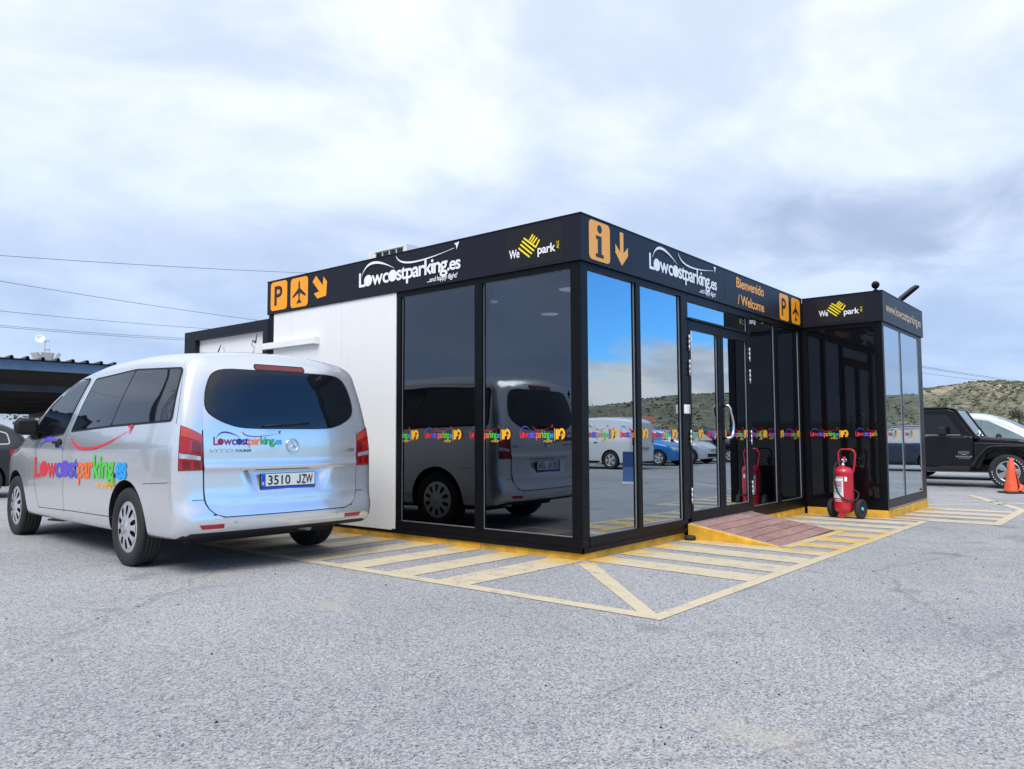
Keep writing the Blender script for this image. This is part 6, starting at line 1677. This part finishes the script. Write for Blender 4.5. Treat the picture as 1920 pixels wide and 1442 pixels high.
def tree(name, label, az, D, h, rw, mk, group=None, clumps=9, low=0.25, base=None, leafs=90):
    P = at(az, D); zb_ = gz(99) if base is None else base
    t = thing(name, label, 'tree', (P.x, P.y, zb_), rng.uniform(0, 6), group)
    tr_ = MB().tube([(0, 0, -0.3), (0.03*h, 0, h*0.3), (0, 0.02*h, h*0.75)], [h*0.035, h*0.026, h*0.01], 8)
    for k in range(4):
        a = k*1.7; tr_.tube([(0.02*h, 0, h*(0.3+0.08*k)), (rw*0.5*math.cos(a), rw*0.5*math.sin(a), h*(0.5+0.08*k))], [h*0.014, h*0.006], 6)
    obj('trunk', tr_, M['bark'], t)
    cr_ = MB()
    for k in range(clumps):
        a = rng.uniform(0, 2*PI); f = rng.random(); z = h*(low+(1-low)*(0.12+0.78*f)); r_ = rw*0.62*math.sqrt(max(0.05, 1-(2*f-0.85)**2))*rng.random()**0.5
        leaf_cloud(cr_, (r_*math.cos(a), r_*math.sin(a), z), (rw*0.42, rw*0.42, h*0.13), leafs, h*0.022)
    o = obj('crown', cr_, M[mk], t); return t
tree('conifer_tree', 'dark broad conifer standing alone on the right slope', 6.02, 200, 6.6, 2.6, 'leafdark', clumps=12, low=0.1, base=1.2)
for i, (az, h) in enumerate(((11.05, 2.6), (10.75, 3.0), (10.45, 2.4), (10.2, 3.3), (9.85, 2.7), (9.7, 3.6), (9.3, 2.6), (9.0, 2.2))):
    P = at(az, 196); t = thing('cypress_tree', ['small dark cypress at the annex end of the row below the hill', 'small dark cypress second from the annex end of the row', 'short dark cypress third from the annex end of the row', 'tall dark cypress fourth from the annex end of the row', 'middling dark cypress just before the tallest of the row', 'tallest dark cypress of the row below the hill', 'small dark cypress second from the palm end of the row', 'shortest dark cypress at the palm end of the row'][i], 'tree', (P.x, P.y, hill_h(az, 215)), 0, 'cypress row below the hill')
    obj('trunk', MB().tube([(0, 0, -0.5), (0, 0, h*0.5)], 0.08, 6), M['bark'], t)
    cr_ = MB()
    for k in range(5): leaf_cloud(cr_, (0, 0, h*(0.2+0.17*k)), (0.42*(1.1-0.17*k), 0.42*(1.1-0.17*k), h*0.13), 40, 0.14, 2.0)
    obj('crown', cr_, M['leafdark'], t)
# pale building and tree glimpsed under the carport, and a house seen only in the glass
t = thing('pale_warehouse', 'pale low warehouse glimpsed under the carport roof', 'building', (0, 0, 0))
obj('wall', MB().box(-20, 16, 52, 60, -0.1, 3.2), M['render'], t)
obj('roof', MB().prism([(51.5, 3.201), (60.5, 3.201), (60.5, 3.35), (56, 3.9), (51.5, 3.35)], lambda u, v, d: (d, u, v), -20.3, 16.3), M['galv'], t)
for x in (-9, -2, 5, 10): obj('shutter_door', MB().box(x, x+3.2, 51.95, 51.995, -0.1, 2.6), M['white'], t)
tree('olive_tree', 'leaning tree with thin grey trunk behind the carport', 70.6, 38, 4.2, 1.7, 'leaf', base=-0.06, clumps=8, low=0.30, leafs=60)
P = at(-29.3, 260); t = thing('farmhouse', 'long house with an orange tiled roof mirrored in the pavilion glass', 'house', (P.x, P.y, hill_h(-29.3, 260)-0.5), R(60))
obj('wall', MB().box(-9, 9, -4, 4, 0, 3.0), M['render'], t); obj('roof', MB().prism([(-4.6, 3.0), (4.6, 3.0), (0, 5.0)], lambda u, v, d: (d, u, v), -9.5, 9.5), M['roofred'], t)
for k in range(4): obj('window', MB().box(-7+4*k, -5.6+4*k, -4.04, -4.005, 1.0, 2.2), M['seam'], t)

# ---------------------------------------------------------------- vehicles mirrored in the pavilion glass
wv = small_car('parked_van', 'white panel van mirrored in the pavilion glass, parked facing away', (18.3, -10.55, gz(9)), -PI/2, 'whitecar',
    [(-0.85, 1.66), (-0.5, 1.78), (0.6, 1.82), (1.5, 1.80), (1.95, 1.68), (2.4, 1.32), (2.7, 1.10), (3.2, 0.98), (3.45, 0.75)], L=(-0.88, 3.50), wb=2.73, w=0.90, r=0.32, belt=1.05, roofz=1.80,
    dlo=[[(1.35, 1.10), (1.35, 1.60), (1.80, 1.56), (2.30, 1.15)]], ws=[(0.60, 1.66), (0.74, 1.14)], rw=None, tail=[(0.60, 0.85), (0.74, 0.85), (0.70, 1.42), (0.60, 1.42)], head=HH, plate='2046 JFR')
small_car('parked_car', 'bright blue small hatchback mirrored in the glass behind the white van', (22.0, -13.2, gz(9)), PI/2, 'bluecar', HATCH, dlo=HD, ws=HWS, rw=HRW, tail=HT, head=HH, plate='8133 HNL')
small_car('parked_car', 'light silver saloon mirrored in the glass beside the blue hatchback', (24.6, -13.4, gz(9)), PI/2, 'palesilver',
    [(-0.95, 0.95), (-0.5, 1.02), (-0.1, 1.30), (0.6, 1.40), (1.3, 1.38), (1.9, 1.12), (2.15, 0.98), (2.9, 0.88), (3.4, 0.68)], L=(-1.0, 3.45), wb=2.7, w=0.88, r=0.32, dlo=HD, ws=HWS, rw=[(0.50, 1.26), (0.62, 1.02)], tail=HT, head=HH, plate='5560 FGC', rim='spoke')
small_car('parked_car', 'black saloon with bright wheels mirrored in the right door leaf', (27.2, -12.6, gz(9)), PI/2, 'blackcar', HATCH, dlo=HD, ws=HWS, rw=HRW, tail=HT, head=HH, plate='9007 KVS')
small_car('parked_car', 'dark navy hatchback mirrored nearest the pavilion corner post', (14.9, -12.4, gz(9)), -PI/2, 'navycar', HATCH, dlo=HD, ws=HWS, rw=HRW, tail=HT, head=HH, plate='1762 LCB')
small_car('parked_car', 'red hatchback mirrored behind the blue one in the glass', (24.0, -20.5, gz(9)), -PI/2, 'redcar', HATCH, dlo=HD, ws=HWS, rw=HRW, tail=HT, head=HH, plate='3398 JTD')
small_car('parked_car', 'dark blue hatchback mirrored in the annex glass', (22.3, -3.6, gz(9)), -PI/2, 'navycar', HATCH, dlo=HD, ws=HWS, rw=HRW, tail=HT, head=HH, plate='6415 KMP')
small_car('parked_car', 'dark hatchback mirrored beside the spiked fence', (-13.0, 11.0, gz(-9)), R(-60), 'navycar', HATCH, dlo=HD, ws=HWS, rw=HRW, tail=HT, head=HH, plate='4470 HXB')
t = thing('notice_board', 'plain blue notice board on a stand mirrored in the glass', 'notice board', (10.9, -5.85, gz(9)), R(-30))
obj('board', MB().box(-0.02, 0.02, -0.22, 0.22, 0.40, 0.78), M['boarddark'], t, 0.006); obj('board', MB().box(-0.021, 0.021, -0.22, 0.22, 0.05, 0.395), M['board'], t, 0.006); obj('foot', MB().box(-0.18, 0.18, -0.24, 0.24, 0.0, 0.03), M['white'], t)
# spiked fence mirrored in the left-hand panes
fx = -7.6
fc = thing('spiked_fence', 'black spiked railing mirrored beside the van in the left panes', 'fence', (fx, 4.0, gz(-4)))
for z in (0.22, 1.72): obj('rail', MB().box(-0.02, 0.02, 0, 11.0, z, z+0.05), M['black'], fc)
pk = None
for k in range(76):
    y = 0.07+k*0.1445
    if pk is None: pk = obj('picket', MB().box(-0.012, 0.012, -0.012, 0.012, 0.05, 1.92).lathe([(0.012, 1.92), (0.030, 1.96), (0.001, 2.06)], 6), M['black'], fc, loc=(0, y, 0))
    else:
        c_ = pk.copy(); COL.objects.link(c_); c_.parent = fc; c_.location = (0, y, 0)
for y in (0.0, 3.65, 7.3, 10.98): obj('post', MB().box(-0.035, 0.035, y-0.035, y+0.035, -0.05, 2.0), M['black'], fc)
# lattice pylon and a leaning pole, mirrored in the van's side windows
def pylon(name, label, x, y, h, w):
    t = thing(name, label, 'pylon', (x, y, gz(-9)))
    lv = [0, 0.25, 0.47, 0.65, 0.80, 0.92, 1.0]; ws_ = [w*(1-0.80*q) for q in lv]
    for sx in (1, -1):
        for sy in (1, -1): obj('leg', MB().tube([(sx*a, sy*a, h*q) for a, q in zip(ws_, lv)], 0.07, 5), M['galv'], t)
    for i in range(len(lv)-1):
        b_ = MB(); a, a2, z, z2 = ws_[i], ws_[i+1], h*lv[i], h*lv[i+1]
        for p, q in (((-1, -1), (1, -1)), ((1, -1), (1, 1)), ((1, 1), (-1, 1)), ((-1, 1), (-1, -1))):
            b_.tube([(p[0]*a, p[1]*a, z), (q[0]*a2, q[1]*a2, z2)], 0.035, 4); b_.tube([(q[0]*a, q[1]*a, z), (p[0]*a2, p[1]*a2, z2)], 0.035, 4)
        obj('lattice_brace', b_, M['galv'], t)
    for z, L_ in ((0.80, 3.2), (0.92, 2.6)): obj('cross_arm', MB().tube([(-0.2, -L_, h*z), (0, 0, h*z+0.3), (0.2, L_, h*z)], 0.08, 5), M['galv'], t)
pylon('lattice_pylon', 'grey lattice power pylon mirrored in the silver van windows', -17.0, 41.0, 15.0, 1.3)
t = thing('utility_pole', 'dark leaning utility pole mirrored in the silver van windows', 'pole', (-9.9, 22.7, gz(-9)))
obj('pole', MB().tube([(0, 0, 0), (0.5, 0.7, 4.5), (1.2, 1.6, 9.0)], [0.17, 0.14, 0.11], 10), M['trim'], t); obj('cross_arm', MB().tube([(0.3, 2.3, 8.2), (1.8, 0.7, 8.2)], 0.06, 6), M['trim'], t)

# ---------------------------------------------------------------- person standing beyond the van (only a foot shows under it)
ps = thing('person', 'person in red trousers and dark-soled red shoes crouching beyond the silver van bonnet', 'person', (-1.46, 7.42, gz(-1.6)), R(-75))
def skin(name, pts, edges, rad, root, mk, parent, sub=2):
    me = bpy.data.meshes.new(name); me.from_pydata([tuple(p) for p in pts], edges, [])
    o = bpy.data.objects.new(name, me); COL.objects.link(o); o.parent = parent
    s_ = o.modifiers.new('skin', 'SKIN'); s_.use_smooth_shade = True
    for i, r_ in enumerate(rad):
        me.skin_vertices[0].data[i].radius = r_ if isinstance(r_, tuple) else (r_, r_); me.skin_vertices[0].data[i].use_root = i == root
    sb_ = o.modifiers.new('sub', 'SUBSURF'); sb_.levels = sb_.render_levels = sub
    me.materials.append(M[mk]); return o
# crouching, facing the van's nose (+x)
PEL, CH, NK, HD_ = (-0.16, 0, 0.34), (0.02, 0, 0.66), (0.10, 0, 0.80), (0.17, 0, 0.96)
bp = [PEL, (-0.08, 0, 0.50), CH, NK, (0.13, 0, 0.87), (0.155, 0, 0.93), (0.165, 0, 1.02)]
be = [(0, 1), (1, 2), (2, 3), (3, 4), (4, 5), (5, 6)]; br = [(0.15, 0.10), (0.13, 0.095), (0.15, 0.10), (0.10, 0.075), 0.055, (0.075, 0.092), (0.07, 0.085)]
for sg in (1, -1):
    o0 = len(bp); bp += [(0.09, sg*0.185, 0.77), (0.20, sg*0.23, 0.53), (0.42, sg*0.15, 0.56), (0.50, sg*0.13, 0.58)]
    be += [(3, o0), (o0, o0+1), (o0+1, o0+2), (o0+2, o0+3)]; br += [0.058, 0.042, 0.030, (0.022, 0.040)]
    for dz_, L_ in ((0.026, 0.075), (0.009, 0.085), (-0.009, 0.080), (-0.026, 0.062)):
        f0 = len(bp); bp += [(0.53, sg*0.125, 0.58+dz_), (0.53+L_*0.55, sg*0.115, 0.575+dz_), (0.53+L_, sg*0.10, 0.565+dz_)]; be += [(o0+3, f0), (f0, f0+1), (f0+1, f0+2)]; br += [0.010, 0.009, 0.008]
    f0 = len(bp); bp += [(0.46, sg*0.13, 0.615), (0.50, sg*0.115, 0.635)]; be += [(o0+2, f0), (f0, f0+1)]; br += [0.012, 0.010]
skin('body', bp, be, br, 0, 'skin', ps)
sp2 = [(-0.15, 0, 0.37), (-0.08, 0, 0.50), CH, NK]; se = [(0, 1), (1, 2), (2, 3)]; sr = [(0.165, 0.115), (0.148, 0.11), (0.165, 0.115), (0.115, 0.088)]
for sg in (1, -1): o0 = len(sp2); sp2 += [(0.09, sg*0.187, 0.77), (0.15, sg*0.21, 0.64)]; se += [(3, o0), (o0, o0+1)]; sr += [0.070, 0.062]
skin('shirt', sp2, se, sr, 0, 'whitecloth', ps)
tp = [(-0.17, 0, 0.40), (-0.18, 0, 0.32)]; te = [(0, 1)]; tr2 = [(0.155, 0.11), (0.16, 0.115)]
for sg in (1, -1): o0 = len(tp); tp += [(-0.10, sg*0.10, 0.31), (0.24, sg*0.15, 0.47), (0.03, sg*0.13, 0.12)]; te += [(1, o0), (o0, o0+1), (o0+1, o0+2)]; tr2 += [0.095, 0.070, 0.058]
skin('trousers', tp, te, tr2, 0, 'redcloth', ps)
for sg in (1, -1):
    skin('shoe', [(-0.03, sg*0.13, 0.055), (0.09, sg*0.135, 0.05), (0.21, sg*0.145, 0.035)], [(0, 1), (1, 2)], [(0.042, 0.050), (0.045, 0.045), (0.038, 0.028)], 0, 'redcloth', ps)
    obj('sole', MB().prism([(-0.085, sg*0.13-0.042), (0.10, sg*0.135-0.05), (0.235, sg*0.145-0.035), (0.235, sg*0.145+0.035), (0.10, sg*0.135+0.05), (-0.085, sg*0.13+0.042)], lambda u, v, d: (u, v, d), 0.0, 0.022), M['trim'], ps)
hm_ = MB()
def hf(u, v):
    a, b = 2*PI*u, PI*(0.5*v); return (0.145+0.086*math.cos(a)*math.cos(b), 0.083*math.sin(a)*math.cos(b), 0.985+0.115*math.sin(b)-0.05*(1 if math.cos(a) < 0 else 0)*(1-v))
obj('hair', hm_.grid(hf, 20, 8), M['hair'], ps)
for sg in (1, -1): obj('eye', MB().lathe([(0.001, -0.008), (0.010, 0), (0.001, 0.008)], 10, Matrix.Translation((0.228, sg*0.030, 0.965))), M['ink'], ps)
obj('nose', MB().tube([(0.225, 0, 0.965), (0.250, 0, 0.930), (0.228, 0, 0.922)], [0.008, 0.014, 0.010], 8), M['skin'], ps)
obj('mouth', MB().tube([(0.228, -0.022, 0.895), (0.236, 0, 0.893), (0.228, 0.022, 0.895)], 0.005, 6), M['v_maroon'], ps)
for sg in (1, -1): obj('ear', MB().lathe([(0.001, -0.028), (0.012, -0.01), (0.014, 0.012), (0.001, 0.03)], 10, Matrix.Translation((0.15, sg*0.080, 0.945))), M['skin'], ps)

# small loose things on the asphalt
pb = MB()
for _ in range(160):
    x, y = rng.uniform(-5.2, 3.5), rng.uniform(-5.0, 2.0)
    if x > -1.7 and y > -1.7: continue
    s_ = rng.uniform(0.003, 0.007); blob(pb, (x, y, gz(x)+s_*0.5), s_, s_*0.7)
tag(obj('loose_grit', pb, M['trim']), 'scattered dark grit on the asphalt', kind='stuff')
